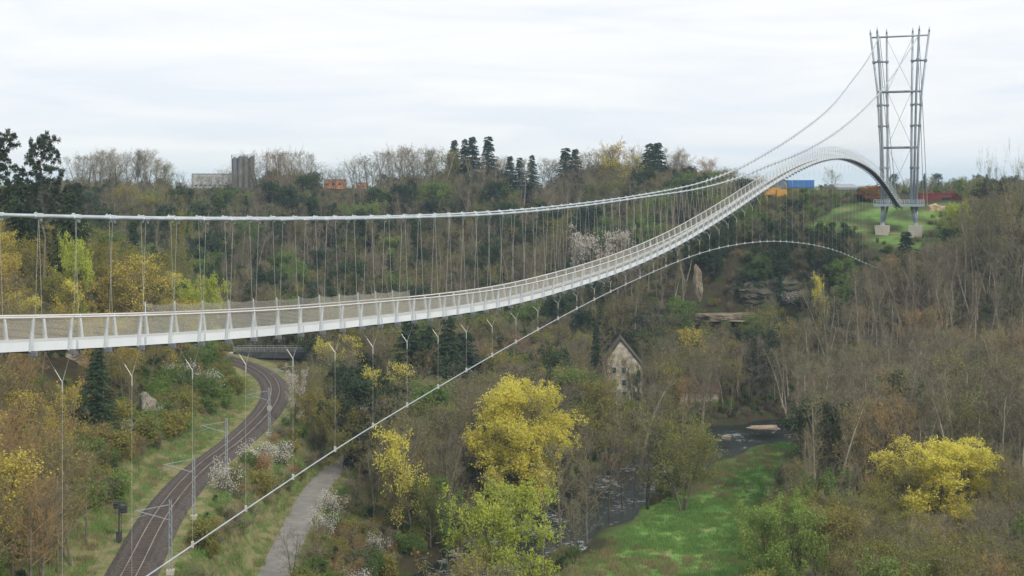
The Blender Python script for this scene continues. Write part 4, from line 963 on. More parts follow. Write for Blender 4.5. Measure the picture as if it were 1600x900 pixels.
# ---- trees one can point to: (kind, px, base depth, top row, width in photo px, label, variant)
SPEC = [
 ('pine', 68, 222, 208, 52, 'tall dark pine with a long bare trunk standing above the bridge cables at the left', 0),
 ('pine', -14, 205, 205, 64, 'dark pine cut by the left edge of the picture', 1),
 ('pine', 100, 245, 288, 48, 'lower dark pine just right of the tallest pine', 2),
 ('spruce', 30, 236, 262, 44, 'dark conifer filling the gap between the two left pines', 1),
 ('spruce', 52, 250, 285, 44, 'dark conifer behind the foot of the tall pine', 2),
 ('spruce', 120, 262, 285, 40, 'dark conifer at the right end of the pine group', 1),
 ('spruce', 108, 235, 300, 50, 'dark conifer with drooping boughs below the pines', 0),
 ('spruce', 208, 300, 345, 34, 'dark conifer rising behind the golden trees, under the cables', 1),
 ('spruce', 152, 178, 545, 52, 'dark spruce on the left slope just below the bridge deck', 2),
 ('olive', 280, 330, 322, 34, 'slim yellow green tree touching the cables left of the centre', 0),
 ('yellow', 785, 205, 598, 140, 'broad bright yellow willow in the middle of the valley', 0),
 ('yellow', 1462, 182, 684, 150, 'round bright yellow willow in the wood at the lower right', 1),
 ('yellowthin', 643, 182, 663, 70, 'slim tree with bright yellow leaves in front of the dark wood', 0),
 ('yellowthin', 608, 240, 566, 70, 'yellow leafed tree below the deck, left of the dark spruces', 1),
 ('gold', 1100, 300, 503, 56, 'small golden tree standing beyond the stone house', 0),
 ('olive', 1138, 302, 525, 44, 'pale olive tree right of the small golden one', 1),
 ('lime', 792, 166, 752, 152, 'round lime green willow at the bottom centre beside the stream', 0),
 ('oliveopen', 1066, 204, 630, 122, 'leaning grey green willow with spreading trunks at the meadow edge', 1),
 ('tallbare', 961, 258, 546, 26, 'slim bare tree in front of the left edge of the stone house', 1),
 ('bare', 978, 256, 552, 30, 'slim bare tree in front of the middle of the stone house', 5),
 ('tallbare', 996, 254, 540, 26, 'slim bare tree in front of the right edge of the stone house', 2),
 ('budding', 955, 262, 540, 34, 'budding tree overlapping the left corner of the stone house', 2),
 ('darkgreen', 990, 262, 572, 22, 'dark ivy covered tree before the lower right of the stone house', 1),
 ('mauve', 952, 203, 668, 50, 'mauve brown tree on the meadow bank, right of the tallest mauve one', 1),
 ('mauve', 972, 208, 660, 46, 'mauve brown tree on the river bank before the pale trunked bare tree', 2),
 ('bare', 918, 188, 716, 44, 'small bare tree on the bank between the rounded bare tree and the river', 2),
 ('budding', 990, 212, 672, 44, 'budding tree leaning over the river at the foot of the pale trunked tree', 1),
 ('barewide', 896, 176, 762, 66, 'rounded bare brown tree at the river bend left of the meadow', 0),
 ('mauve', 936, 197, 650, 64, 'tall mauve brown tree on the bank between river and meadow', 0),
 ('mauve', 900, 206, 672, 54, 'mauve brown tree behind the rounded bare one by the river', 1),
 ('tallbare', 1001, 222, 588, 60, 'tall pale trunked bare tree at the far end of the meadow bank', 0),
 ('olive', 535, 206, 610, 52, 'pale green slim tree with tiered branches beside the path end', 2),
 ('blossom', 462, 214, 568, 32, 'small white blossoming tree in front of the girder bridge', 0),
 ('blossom', 922, 372, 352, 66, 'pale blossoming tree behind the rising bridge deck, the wider of two', 0),
 ('blossom', 976, 375, 354, 40, 'pale blossoming tree behind the rising deck, the narrower of two', 1),
 ('spruce', 640, 262, 500, 62, 'dark spruce below the deck, leftmost of the valley clump', 0),
 ('spruce', 668, 258, 508, 60, 'dark spruce below the deck in the middle of the valley clump', 1),
 ('spruce', 700, 262, 495, 60, 'dark spruce below the deck beside the hanging tie, right of its clump', 2),
 ('spruce', 726, 268, 520, 64, 'dark lower spruce at the right side of the valley clump', 0),
 ('spruce', 932, 285, 508, 22, 'small dark spruce left of the stone gable house', 0),
 ('spruce', 1416, 336, 362, 40, 'dark pointed spruce standing below the right concrete block', 1),
 ('lime', 1497, 357, 314, 52, 'yellow green tree in front of the rust red building', 0),
 ('freshgreen', 1222, 150, 775, 118, 'large round fresh green bush like tree at the lower right of the meadow', 1),
 ('freshgreen', 1590, 190, 745, 60, 'fresh green tree at the right edge of the picture', 2),
 ('budding', 1298, 395, 260, 26, 'lone slim bare tree under the hump of the bridge', 1),
 ('rusttree', 1362, 400, 289, 34, 'rust red leafed tree left of the tower platform', 0),
 ('spruce', 1345, 405, 292, 22, 'small dark conifer just left of the rust red tree', 1),
 ('spruce', 738, 480, 214, 30, 'dark spruce on the skyline, second from the right in its tall group', 0),
 ('spruce', 763, 478, 213, 33, 'dark spruce on the skyline, rightmost and thickest in its tall group', 1),
 ('spruce', 726, 486, 217, 25, 'dark spruce on the skyline in the middle of its tall group', 2),
 ('spruce', 710, 482, 219, 25, 'dark spruce on the skyline, leftmost of its tall group', 0),
 ('spruce', 797, 478, 244, 23, 'small skyline spruce, leftmost of the row right of the tall group', 0),
 ('spruce', 812, 480, 246, 23, 'small skyline spruce in the row right of the tall group', 1),
 ('spruce', 831, 478, 242, 23, 'small skyline spruce, rightmost of the row right of the tall group', 2),
 ('spruce', 884, 476, 231, 36, 'dark spruce on the skyline, left of a close pair', 1),
 ('spruce', 899, 480, 233, 27, 'dark spruce on the skyline, right of a close pair', 0),
 ('spruce', 1015, 470, 224, 38, 'dark spruce on the skyline, left of the pair above the near deck', 2),
 ('spruce', 1028, 474, 223, 33, 'dark spruce on the skyline, right of the pair above the near deck', 0),
 ('darkgreen', 492, 478, 268, 22, 'narrow dark evergreen left of the orange house', 0),
 ('olive', 698, 474, 232, 40, 'tall olive yellow tree left of the tall skyline spruces', 3),
 ('yellowthin', 978, 470, 240, 62, 'bright yellow green tree on the skyline above the cables', 1),
 ('gold', 945, 474, 217, 48, 'tallest tawny tree on the skyline left of the bright green one', 1),
 ('russet', 1064, 470, 234, 42, 'round bare reddish brown tree on the skyline right of the spruce pair', 0),
 ('russet', 1095, 466, 245, 46, 'round bare reddish brown tree where the cables leave the skyline', 1),
 ('gold', 1120, 440, 290, 26, 'small yellow green tree between the cables and the rising deck', 2),
 ('russet', 984, 484, 222, 34, 'tawny twiggy tree right behind the bright green skyline tree', 2),
 ('barewide', 1542, 330, 232, 44, 'bare spreading tree against the sky at the right, nearer the tower', 1),
 ('barewide', 1584, 325, 222, 56, 'bare spreading tree against the sky at the right edge', 2),
 ('barewide', 458, 150, 815, 52, 'dark gnarled bare tree leaning over the path at the bottom', 1),
 ('whitebush', 520, 172, 762, 40, 'white blossoming bush right beside the pale path', 0),
 ('whitebush', 505, 164, 792, 38, 'white blossoming bush lower down beside the pale path', 1),
 ('whitebush', 553, 158, 884, 46, 'white blossoming bush cut by the bottom edge of the picture', 2),
 ('whitebush', 590, 166, 828, 34, 'small white bush among brown shrubs left of the stream', 0),
 ('whitebush', 400, 178, 690, 50, 'white blossoming bush on the verge right of the railway', 1),
 ('whitebush', 432, 190, 686, 46, 'white blossoming bush between railway and path, right of its twin', 2),
 ('whitebush', 352, 182, 705, 44, 'white blossoming bush closest to the railway mast', 0),
 ('whitebush', 288, 262, 398, 44, 'white blossoming tree top among golden trees under the cables', 1),
 ('whitebush', 1235, 320, 452, 46, 'white blossoming bush on the cliff slope', 2),
 ('whitebush', 240, 200, 628, 26, 'small pale bush on the rocky slope left of the track', 2),
 ('whitebush', 140, 238, 360, 20, 'pale blossoming bush between the pines and the golden trees', 1),
 ('yellowthin', 1288, 322, 425, 24, 'small yellow tree on top of the cliff', 0),
 ('russet', 1180, 420, 270, 40, 'reddish brown bare tree under the rising handrail', 0),
 ('gold', 412, 345, 452, 40, 'orange yellow tree top just above the deck netting', 1),
 ('yellowthin', 530, 272, 523, 62, 'dense golden tree right below the deck, left of the valley spruces', 1),
 ('yellowthin', 1590, 225, 575, 60, 'yellow leafed tree high at the right edge of the picture', 1),
 ('yellowthin', 1340, 215, 655, 52, 'thin yellow tree left of the round yellow willow', 0),
 ('lime', 110, 226, 365, 50, 'bright lime yellow tree next to the pine trunk', 1),
 ('lime', 318, 262, 428, 70, 'bright yellow green rounded tree above the deck posts', 0),
 ('gold', 208, 240, 396, 78, 'broad golden tree behind the left part of the deck', 3),
 ('gold', 60, 160, 600, 70, 'tall orange gold tree on the near left slope', 0),
 ('gold', 96, 158, 590, 50, 'narrow orange gold tree beside the dark spruce on the left slope', 1),
]
spec_xy = []
for kind, px, Y, top, wd, lab, var in SPEC:
    if 'bush' in kind:      # low shrubs: stand them where a shrub of natural height shows at the right row
        ys = np.arange(max(135, Y-60), Y+60, 1.5); xs = (px-800)/FPX*ys; zs_ = H(xs, ys); hb_ = 3.6
        ok = (dist_line(np.c_[xs, ys], railS) > 5.5)&(dist_line(np.c_[xs, ys], pathS) > 3.2)
        er = np.abs(HY-(zs_+hb_)/ys*FPX-top)+1e4*(~ok); Y = float(ys[int(np.argmin(er))])
    x = (px-800)/FPX*Y; z = H1(x, Y); h = -(top-HY)/FPX*Y-z
    if h < 1.5: h = 1.5
    if 'bush' in kind: h = min(max(h, 2.6), 5)
    put_tree(kind, x, Y, h, wd/FPX*Y, lab, None, min(var, len(PR[kind])-1), z); spec_xy.append((x, Y, wd/FPX*Y/2))

# ---- open ground and things that trees must not cover, as outlines seen from the photo's viewpoint
KEEP = [
 [(59,338),(73,338),(74,474),(59,474)],
 [(150,900),(185,800),(230,720),(310,655),(365,625),(395,600),(365,575),(368,540),(486,540),(486,562),(432,566),(448,610),(440,645),(390,690),(330,745),(290,800),(280,900)],
 [(392,900),(400,860),(440,800),(480,755),(515,735),(545,735),(525,765),(490,810),(470,850),(455,900)],
 [(340,900),(372,840),(430,780),(490,735),(515,728),(440,790),(400,850),(388,900)],
 [(870,900),(930,845),(985,800),(1035,790),(1100,740),(1110,715),(1190,700),(1215,705),(1205,760),(1180,790),(1170,850),(1172,900)],
 [(1100,720),(1106,670),(1140,652),(1226,650),(1232,692),(1190,698),(1110,712)],
 [(948,805),(958,772),(1000,764),(1004,788),(965,812)],
 [(690,900),(700,878),(735,868),(748,900)],
 [(1265,348),(1320,322),(1360,305),(1502,300),(1502,318),(1455,322),(1442,366),(1372,372),(1330,345)],
 [(955,540),(990,545),(998,600),(955,605)],
 [(1082,420),(1102,420),(1100,480),(1170,492),(1170,500),(1082,500)],
 [(62,560),(130,555),(125,585),(70,590)],
 [(363,240),(398,240),(398,296),(363,296)],
 [(505,281),(538,281),(538,300),(505,300)],
 [(1205,282),(1274,282),(1274,292),(1205,292)],
 [(1308,288),(1345,288),(1345,300),(1308,300)],
]
SKYL = [(0,262),(60,262),(100,250),(118,240),(150,236),(185,230),(215,230),(240,242),(262,258),(285,266),(300,272),(355,270),(375,252),(400,236),(440,228),(480,240),(500,250),(520,258),(560,244),(600,234),(640,224),(680,230),(700,230),(760,240),(800,246),(850,250),(880,244),(920,228),(960,226),(1010,234),(1040,230),(1080,234),(1110,246),(1150,264),(1190,280),(1230,293),(1290,298),(1350,300),(1380,298),(1420,296),(1470,300),(1520,280),(1560,262),(1600,255)]
MASS = [(0,296),(120,284),(260,288),(300,294),(360,294),(400,288),(430,268),(480,274),(500,296),(575,297),(600,284),(680,276),(700,262),(780,266),(800,296),(845,298),(870,276),(930,256),(1000,254),(1050,260),(1110,268),(1150,278),(1190,288),(1230,294),(1290,296),(1350,297),(1400,290),(1450,286),(1530,282),(1600,284)]
mx_, my_ = np.array(MASS, float).T
sx_, sy_ = np.array(SKYL, float).T
KEEPD = [      # nothing nearer than these depths stands before the trees that catch the eye
 ([(1398,742),(1408,700),(1455,684),(1512,702),(1532,765),(1500,800),(1425,790)], 178),
 ([(718,620),(760,600),(820,600),(856,640),(840,690),(800,735),(745,720)], 204),
 ([(612,720),(643,664),(678,740),(670,790),(615,790)], 181),
 ([(718,800),(745,760),(800,752),(860,790),(868,850),(720,850)], 165),
 ([(1015,660),(1065,630),(1125,660),(1120,720),(1060,812),(1035,810),(1015,720)], 203),
 ([(505,640),(535,612),(565,650),(560,720),(505,720)], 205),
 ([(862,790),(896,762),(926,800),(920,850),(866,850)], 175),
 ([(900,690),(936,652),(966,700),(945,830),(925,830)], 196),
 ([(160,420),(208,396),(245,430),(245,478),(160,478)], 238),
 ([(283,440),(318,428),(352,455),(352,478),(283,478)], 260),
 ([(1175,830),(1200,785),(1245,780),(1280,820),(1270,890),(1180,890)], 149),
 ([(890,400),(905,360),(945,352),(1000,360),(1000,385),(890,412)], 371),
]
def allowed(x, y, z, h, cw):
    px = 800+x/y*FPX; pb = HY-z/y*FPX; ptp = HY-(z+h)/y*FPX; hw = cw/y*FPX
    xs = [px]*5+[px-hw*.75, px+hw*.75]*3; ys = list(np.linspace(pb-2, ptp+2, 5))+[ptp+(pb-ptp)*.18]*2+[ptp+(pb-ptp)*.4]*2+[ptp+(pb-ptp)*.6]*2
    for poly in KEEP:
        if in_poly(xs, ys, poly).any(): return False
    for poly, dep_ in KEEPD:
        if y < dep_ and in_poly(xs, ys, poly).any(): return False
    return True
def pick(rs, d):
    ks = list(d); p = np.array([d[k] for k in ks], float); return ks[int(rs.choice(len(ks), p=p/p.sum()))]
MIX = {
 'leftcrest': (dict(gold=6, olive=4, yellowthin=.8, budding=1.5, bare=1.5, darkgreen=1, leafgreen=1), 8, 15),
 'leftslope': (dict(russet=5, gold=1.2, budding=2, bare=4, leafgreen=.4, tallbare=1), 7, 14),
 'cutting': (dict(greenbush=4, leafgreen=1.0, brownbush=3, budding=1.2, olivebush=2, whitebush=.3, redbush=1), 3, 6),
 'between': (dict(brownbush=3, greenbush=2.5, redbush=3, olivebush=3), 2.6, 4.4),
 'valley': (dict(bare=4, mauve=3, budding=2.5, olive=1.4, barewide=1, tallbare=1.5, darkgreen=.7, leafgreen=.5, russet=1), 9, 17),
 'right': (dict(bare=2.5, tallbare=7, barewide=.5, mauve=.8, russet=.4, budding=1.2, darkgreen=.2), 14, 21),
 'rightnear': (dict(bare=3, russet=.6, barewide=2, budding=2.6, olive=1.6, leafgreen=.5, mauve=.6), 7, 12),
 'cliff': (dict(darkgreen=3.4, bare=2.4, mauve=1, leafgreen=.9, brownbush=.8, spruce=.2), 6, 12),
 'far': (dict(darkgreen=2.6, bare=5, mauve=2.0, leafgreen=1.2, budding=1.8, spruce=.5, olive=.5, tallbare=5), 10, 16),
 'rim': (dict(bare=6, tallbare=3, barewide=3, darkgreen=1.0, budding=1.2, mauve=1, spruce=.25, russet=.7), 12, 18),
 'plateau': (dict(bare=4, darkgreen=2, spruce=2, olive=1, budding=1), 8, 14),
 'bank': (dict(budding=2, olive=1.5, brownbush=2, bare=2, leafgreen=1), 3.5, 7),
}
def zone(x, y, px, pb):
    if y > 520: return 'plateau'
    if y > 455: return 'rim'
    if px > 1180 and y > 372: return 'bank'
    if 1080 < px < 1340 and 318 < y <= 375: return 'cliff'
    if y > 325 and px < 1180: return 'far'
    if px < 800:
        dr_ = float(dist_line(np.array([[x, y]]), railS)[0]); xr = float(np.interp(y, RAILy, RAILx))
        if x < xr:
            if x > xr-17 and y > 150: return 'cutting'
            if y > 205 and px < 420: return 'leftcrest'
            return 'leftslope'
        xp = float(np.interp(y, [p[1] for p in PATHL], [p[0] for p in PATHL]))
        if x < xp+1 and y < 215: return 'between'
        if y < 182 and px < 690: return 'between' if px < 620 else 'cutting'
    if px > 1120 and y < 240: return 'rightnear' if y < 190 else 'right'
    if px > 1200: return 'right'
    return 'valley'
RAILx = [p[0] for p in RAIL]; RAILy = [p[1] for p in RAIL]
cand = []
rs = np.random.RandomState(11)
def scatter(x0, x1, y0, y1, spf):
    """jittered grid, spacing depends on depth"""
    y = y0
    while y < y1:
        s = spf(y); x = x0+rs.rand()*s
        while x < x1:
            xx, yy = x+rs.randn()*s*.33, y+rs.randn()*s*.33
            if yy > 105 and abs(xx/yy) < .47: cand.append((xx, yy))
            x += s
        y += s*.92
scatter(-240, 240, 112, 330, lambda y: 3.8+max(0, y-180)*.006)
scatter(-260, 260, 330, 455, lambda y: 5.2)
scatter(-270, 150, 455, 520, lambda y: 4.8)
scatter(-420, 420, 520, 1200, lambda y: 8.5+(y-520)*.03)
cand = np.array(cand); cz = H(cand[:, 0], cand[:, 1])
dR = dist_line(cand, railS); dP = dist_line(cand, pathS); dV = dist_line(cand, rivS)
items = []
spa = np.array(spec_xy)
for (x, y), z, r1, r2, r3 in zip(cand, cz, dR, dP, dV):
    px = 800+x/y*FPX; pb = HY-z/y*FPX
    if r1 < 5.5 or r2 < 3.6 or r3 < 8.2: continue
    if px < -70 or px > 1670: continue
    if in_poly([x], [y], MEADOW)[0] or (in_poly([x], [y], BANK)[0] and rs.rand() < .66): continue
    if np.min(np.hypot(spa[:, 0]-x, spa[:, 1]-y)/np.maximum(spa[:, 2], 2.5)) < .62: continue
    zn = zone(x, y, px, pb); mixd, h0, h1 = MIX[zn]
    kind = pick(rs, mixd); h = h0+(h1-h0)*rs.rand()
    if 'bush' in kind: h = min(h, 2.4+2.2*rs.rand())
    if y > 380:
        top = float(np.interp(px, mx_, my_))+rs.randn()*6; hm = -(top-HY)/FPX*y-z
        if h > hm: h = hm*(.82+.18*rs.rand())
    elif y > 300 and px > 1440:
        top = float(np.interp(px, [1440, 1480, 1515, 1545, 1600], [372, 345, 305, 272, 252])); hm = -(top-HY)/FPX*y-z; h = min(h, hm)
    if h < 1.6: continue
    i = int(rs.randint(len(PR[kind]))); bh, bw = BASEH[kind][i]; cw = bw*h/bh
    if zn == 'right' and h > 3:
        # the wood's outline rises to the right behind the meadow
        top = float(np.interp(px, [1120, 1200, 1240, 1290, 1340, 1400, 1480, 1515, 1545, 1600], [640, 590, 500, 450, 425, 395, 365, 318, 285, 262])); hm = -(top-HY)/FPX*y-z
        h = min(h, max(hm, 0))
        if h < 2: continue
    if zn in ('leftslope', 'leftcrest') and h > 3:
        top = float(np.interp(px, [0, 120, 250, 340, 370, 420], [335, 345, 390, 425, 470, 540])); hm = -(top-HY)/FPX*y-z; h = min(h, hm)
        if h < 2: continue
    if zn == 'between' or zn == 'cutting': pass
    if not allowed(x, y, z, h, cw):
        h *= .5
        if h < 2.2 or not allowed(x, y, z, h, cw*.5):
            kind = pick(rs, dict(brownbush=1, greenbush=1, olivebush=1)); h = 1.6; i = int(rs.randint(len(PR[kind])))
            if not allowed(x, y, z, h, .8): continue
    # is any of it likely to be seen? (the nearest rank of a slope hides what stands low behind it)
    items.append((h/y*FPX, kind, i, x, y, z, h, zn, px))
# rim: a row of larger, well separated trees against the sky
px = 118.
while px < 1190:
    y = 466+rs.rand()*22; x = (px-800)/FPX*y; z = H1(x, y)
    top = float(np.interp(px, sx_, sy_))+abs(rs.randn())*(9 if rs.rand() < .5 else 3)-2; h = -(top-HY)/FPX*y-z
    kind = pick(rs, dict(bare=3, tallbare=2, barewide=4 if px < 500 else 1.5, mauve=1, budding=.8, russet=1.2 if px > 880 else .2)); i = int(rs.randint(len(PR[kind]))); bh, bw = BASEH[kind][i]
    if not (362 < px < 399 and rs.rand() < .6) and not (500 < px < 540 and rs.rand() < .5) and np.min(np.abs(spa[:, 0]/spa[:, 1]*FPX+800-px)+1000*(spa[:, 1] < 440)) > 7 and h > 4:
        items.append((h/y*FPX+500, kind, i, x, y, z, h, 'rim', px))
    px += 3.5+rs.rand()*5 if not (265 < px < 360) else 5+rs.rand()*6
print('candidates', len(items))
PLACE = {
 'leftcrest': 'on the left hill', 'leftslope': 'left of the railway', 'cutting': 'beside the cutting', 'between': 'between railway and stream',
 'valley': 'in the valley wood', 'right': 'on the right slope', 'rightnear': 'in the near right wood', 'cliff': 'on the cliff slope',
 'far': 'on the far hillside', 'rim': 'on the skyline', 'plateau': 'on the plateau', 'bank': 'by the tower bank'}
MARKS = [(-200, 60, 'behind the left pine'), (60, 120, 'behind the tall pine'), (120, 180, 'well left of the silos'), (180, 240, 'midway between pines and silos'), (240, 300, 'left of the white hall'), (300, 362, 'by the white hall'), (362, 400, 'at the silos'),
 (400, 450, 'right of the silos'), (450, 500, 'left of the orange houses'), (500, 540, 'at the larger orange house'), (540, 600, 'at the smaller orange house'), (600, 650, 'well left of the tall spruces'), (650, 700, 'just left of the tall spruces'), (700, 775, 'at the tall spruces'), (775, 850, 'by the timber hut'),
 (850, 930, 'by the spruce pair'), (930, 1010, 'at the bright green tree'), (1010, 1080, 'right of the bright green tree'), (1080, 1190, 'near the rising deck'), (1190, 1330, 'by the blue banded warehouse'), (1330, 1460, 'behind the tower'), (1460, 1530, 'by the rust red building'), (1530, 1800, 'at the right edge')]
MARKN = [(-200, 60, 'at the left edge'), (60, 130, 'below the pines'), (130, 200, 'by the railway signal'), (200, 290, 'left of the railway masts'), (290, 370, 'left of the girder bridge'), (370, 460, 'below the girder bridge'), (460, 560, 'around the path end'), (560, 640, 'left of the dark spruces'), (640, 720, 'below the dark spruces'), (720, 800, 'left of the yellow willow'), (800, 870, 'right of the yellow willow'), (870, 940, 'left of the stone house'),
 (940, 1010, 'in front of the stone house'), (1010, 1090, 'beyond the leaning willow'), (1090, 1180, 'beyond the river rapids'), (1180, 1250, 'right of the river rapids'), (1250, 1330, 'right of the meadow'), (1330, 1400, 'below the left concrete block'), (1400, 1470, 'below the right concrete block'), (1470, 1530, 'below the rust red building'), (1530, 1800, 'at the right edge')]
fam = {'bare': 'bare', 'barewide': 'bare', 'tallbare': 'bare'}
items.sort(key=lambda a: -a[0])
cnt = {}; stuff = {}; made = []
CAP = {'bare': 290}
for it in items:
    pxh, kind, i, x, y, z, h, zn, px = it; f_ = fam.get(kind, kind)
    # only what shows well is an individual of its own; the closed mass behind reads as one wood
    lim = CAP.get(f_, 110)
    if zn in ('far', 'plateau') and pxh < 62: lim = 0
    if zn == 'right' and pxh < 95: lim = min(lim, 200) if rs.rand() < .3 else 0
    if cnt.get(f_, 0) < lim and -30 < px < 1630:
        cnt[f_] = cnt.get(f_, 0)+1
        mk_ = next((m[2] for m in (MARKS if y > 330 else MARKN) if m[0] <= px < m[1]), '')
        size = 'tall ' if h > 14 and 'tall' not in WORD[kind] else ('small ' if h < 6 else ('medium ' if h < 10 else ''))
        lab = '%s%s %s, %s' % (size if 'bush' not in kind else '', WORD[kind], PLACE[zn], mk_)
        bh, bw = BASEH[kind][i]
        made.append((lab, px, put_tree(kind, x, y, h, None, lab, lab.replace(',', ''), i, z)))
    else: stuff.setdefault(f_, []).append((kind, i, x, y, z, h))
ORD = ['', 'second', 'third', 'fourth', 'fifth', 'sixth', 'seventh', 'eighth', 'ninth', 'tenth', 'eleventh', 'twelfth', 'thirteenth', 'fourteenth', 'fifteenth', 'sixteenth', 'seventeenth', 'eighteenth', 'nineteenth', 'twentieth']
bylab = {}; used = set(lab for lab, _, _ in made)
for lab, px, o in made: bylab.setdefault(lab, []).append((px, o))
for lab, L in bylab.items():
    if len(L) < 2 or len(L) > 21: continue
    L.sort(key=lambda a: a[0])
    for n_, (px, o) in enumerate(L):
        w_ = 'leftmost' if n_ == 0 else ('rightmost' if n_ == len(L)-1 else ORD[n_]+' from left')
        new = '%s, %s' % (lab, w_)
        if len(new.split()) > 16:
            for word in ('tall ', 'small ', 'medium '):
                if new.startswith(word): new = new[len(word):]
        if len(new.split()) > 16: new = new.replace('concrete block', 'block')
        if len(new.split()) <= 16 and new not in used: o['label'] = new; used.add(new)
print('individuals', cnt, 'stuff', {k: len(v) for k, v in stuff.items()})
# ---- the rest of the closed wood and the undergrowth: one object each, instanced on points
def stuff_cloud(name, pts_, protos, label, cat):
    """pts_: (variant, x, y, z, scale). One object; geometry nodes put a prototype on every point."""
    me_ = bpy.data.meshes.new(name); me_.vertices.add(len(pts_)); me_.vertices.foreach_set('co', np.array([p[1:4] for p in pts_], float).ravel())
    for an, tp_, vals in (('variant', 'INT', [p[0] for p in pts_]), ('size', 'FLOAT', [p[4] for p in pts_]), ('turn', 'FLOAT', list(rng.rand(len(pts_))*6.28))):
        a = me_.attributes.new(an, tp_, 'POINT'); a.data.foreach_set('value', vals)
    o = bpy.data.objects.new(name, me_); COL.objects.link(o); tag(o, label, cat, None, 'stuff')
    pc = bpy.data.collections.new(name+'_forms')
    for k, me1 in enumerate(protos):
        for m1 in me1[:1]:
            q = bpy.data.objects.new('%s_%03d' % (name, k), m1); pc.objects.link(q)
    ng = bpy.data.node_groups.new(name, 'GeometryNodeTree'); ng.interface.new_socket('Geometry', in_out='INPUT', socket_type='NodeSocketGeometry'); ng.interface.new_socket('Geometry', in_out='OUTPUT', socket_type='NodeSocketGeometry')
    N = ng.nodes; gi = N.new('NodeGroupInput'); go = N.new('NodeGroupOutput'); ip = N.new('GeometryNodeInstanceOnPoints'); ci = N.new('GeometryNodeCollectionInfo')
    ci.inputs['Collection'].default_value = pc; ci.inputs['Separate Children'].default_value = True; ci.inputs['Reset Children'].default_value = True
    ip.inputs['Pick Instance'].default_value = True
    def na(nm, dt): a = N.new('GeometryNodeInputNamedAttribute'); a.data_type = dt; a.inputs[0].default_value = nm; return a.outputs[0]
    cx = N.new('ShaderNodeCombineXYZ'); ng.links.new(na('turn', 'FLOAT'), cx.inputs[2])
    ng.links.new(gi.outputs[0], ip.inputs['Points']); ng.links.new(ci.outputs[0], ip.inputs['Instance']); ng.links.new(na('variant', 'INT'), ip.inputs['Instance Index'])
    e2r = N.new('FunctionNodeEulerToRotation'); ng.links.new(cx.outputs[0], e2r.inputs[0]); ng.links.new(e2r.outputs[0], ip.inputs['Rotation'])
    ng.links.new(na('size', 'FLOAT'), ip.inputs['Scale']); ng.links.new(ip.outputs[0], go.inputs[0])
    md = o.modifiers.new('scatter', 'NODES'); md.node_group = ng; return o
def joined(pair):
    """trunk and crown of a prototype as one mesh"""
    a, b_ = pair; out = bpy.data.meshes.new(a.name+'_whole')
    import bmesh
    bm = bmesh.new(); bm.from_mesh(a); n = len(bm.faces); bm.from_mesh(b_); bm.faces.ensure_lookup_table()
    for fi in range(n, len(bm.faces)): bm.faces[fi].material_index += 1
    bm.to_mesh(out); bm.free(); out.materials.append(a.materials[0]); [out.materials.append(m) for m in b_.materials]; return out
SNAME = {'bare': ('bare_wood', 'closed wood of bare brown trees filling the slopes'), 'darkgreen': ('dark_green_wood', 'mass of dark green trees on the far hillside'), 'leafgreen': ('green_wood', 'mass of fresh green trees within the woods'),
 'mauve': ('mauve_wood', 'mass of mauve brown trees within the woods'), 'budding': ('budding_wood', 'mass of budding trees within the woods'), 'russet': ('russet_wood', 'mass of russet twiggy trees within the woods')}
for f_, L in stuff.items():
    kinds = sorted(set((k, i) for k, i, *_ in L)); J = {ki: n for n, ki in enumerate(kinds)}
    protos = [(joined(PR[k][i]),) for k, i in kinds]
    nm, lb = SNAME.get(f_, (KIND[f_][0].replace('_tree', '')+'_wood' if 'tree' in KIND[f_][0] else KIND[f_][0]+'_thicket', 'mass of %ss merging within the woods' % WORD[f_]))
    stuff_cloud(nm, [(J[(k, i)], x, y, z-.1, h/BASEH[k][i][0]) for k, i, x, y, z, h in L], protos, lb, 'wood' if 'tree' in KIND[f_][0] else 'thicket')
# undergrowth
und = []; kk = ['greenbush', 'olivebush', 'brownbush', 'redbush', 'darkgreen']
protos = []; ui = {}
for k in kk:
    for i in range(len(PR[k])): ui[(k, i)] = len(protos); protos.append((joined(PR[k][i]),))
ux = []
y = 108.
while y < 470:
    s = 2.3 if y < 300 else 3.6; x = -.46*y
    while x < .46*y: ux.append((x+rs.randn()*s*.4, y+rs.randn()*s*.4)); x += s
    y += s
ux = np.array(ux); uz = H(ux[:, 0], ux[:, 1]); a1 = dist_line(ux, railS); a2 = dist_line(ux, pathS); a3 = dist_line(ux, rivS)
for (x, y), z, r1, r2, r3 in zip(ux, uz, a1, a2, a3):
    if r1 < (8 if x < float(np.interp(y, RAILy, RAILx)) else 5) or r2 < 3.0 or r3 < 8 or in_poly([x], [y], MEADOW)[0] or (in_poly([x], [y], BANK)[0] and rs.rand() < .6): continue
    h = 1.0+1.5*rs.rand()
    if not allowed(x, y, z, h, 1.0): continue
    k = pick(rs, dict(greenbush=2.2, olivebush=1.2, brownbush=3, redbush=1, darkgreen=1.0)); i = int(rs.randint(len(PR[k])))
    und.append((ui[(k, i)], x, y, z-.15, h/BASEH[k][i][0]))
stuff_cloud('undergrowth', und, protos, 'low brambles and shrubs covering the ground of the woods', 'undergrowth')
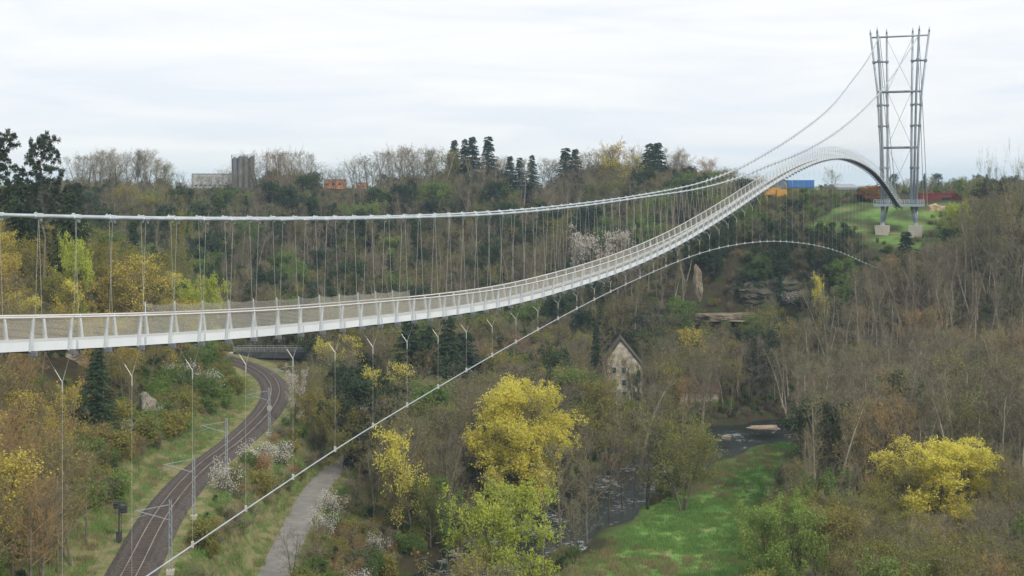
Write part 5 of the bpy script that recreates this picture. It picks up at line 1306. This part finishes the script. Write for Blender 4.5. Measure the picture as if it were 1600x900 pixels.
# meadow tufts
def tuft_mesh(seed, n, h, m):
    rs_ = np.random.RandomState(seed); a = rs_.rand(n)*6.28; r = rs_.rand(n)**.5*.8; p0 = np.c_[np.cos(a)*r, np.sin(a)*r, np.zeros(n)]
    p1 = p0+np.c_[rs_.randn(n)*.12, rs_.randn(n)*.12, h*(.5+rs_.rand(n))]; tm_ = TM(); tm_.tris(slivers(rs_, p0, p1, .05)); return tm_.mesh('tuft', [m])
gblade = mat('grass_blades', (.07, .17, .03), .8, obj_ramp=[(.13, .26, .06), (.16, .30, .07), (.22, .30, .09)], trans=.3)
dblade = mat('dry_grass_blades', (.3, .24, .12), .8, obj_ramp=[(.30, .24, .12), (.22, .2, .09), (.36, .27, .16)], trans=.3)
tp_ = [(tuft_mesh(1, 60, .30, gblade),), (tuft_mesh(2, 60, .38, gblade),), (tuft_mesh(3, 50, .40, dblade),)]
gpts = []
gxy = np.c_[rs.uniform(-12, 75, 14000), rs.uniform(125, 265, 14000)]; m_ = in_poly(gxy[:, 0], gxy[:, 1], MEADOW) & (dist_line(gxy, rivS) > 8.5); gxy = gxy[m_]
g2 = np.c_[rs.uniform(-70, -15, 9000), rs.uniform(110, 260, 9000)]; q1 = dist_line(g2, railS); q2 = dist_line(g2, pathS); m_ = (((q1 > 4.5) & (q1 < 18)) | ((q2 > 2.3) & (q2 < 8))) & (q1 > 4.5) & (q2 > 2.3); g2 = g2[m_]
lz = lumps(gxy[:, 0]*3, gxy[:, 1]*3); zz1 = H(gxy[:, 0], gxy[:, 1]); zz2 = H(g2[:, 0], g2[:, 1])
for (x, y), z, l in zip(gxy, zz1, lz): gpts.append((2 if l > .7 and rs.rand() < .7 else int(rs.randint(2)), x, y, z, .7+.8*rs.rand()))
for (x, y), z in zip(g2, zz2): gpts.append((2 if rs.rand() < .4 else int(rs.randint(2)), x, y, z, .7+.9*rs.rand()))
stuff_cloud('grass', gpts, tp_, 'tufts of green and dry grass on the meadow and verges', 'grass')

# ------------------------------------------------------------------ haze
hz = MB().box((0, 560, 18), (2600, 1500, 150)).build('haze', []) if False else None
m = MB(); m.box((0, 600, 0), (2400, 1400, 1)); 
hm = bpy.data.materials.new('haze_air'); hm.use_nodes = True; t = hm.node_tree; t.nodes.clear()
pv = nd(t, 'ShaderNodeVolumePrincipled'); pv.inputs['Color'].default_value = (.55, .74, 1.0, 1); pv.inputs['Density'].default_value = .00019; pv.inputs['Anisotropy'].default_value = .2
om = nd(t, 'ShaderNodeOutputMaterial'); t.links.new(pv.outputs[0], om.inputs['Volume'])
zlo = float(GZ.min())-1; zhi = max(float(GZ.max())+2, 50)
hb = MB(); hb.box((0, 250, (zlo+zhi)/2), (8600, 8600, zhi-zlo)); ho = hb.build('haze', hm); tag(ho, 'thin pale blue air haze over the whole valley', 'haze', None, 'stuff')
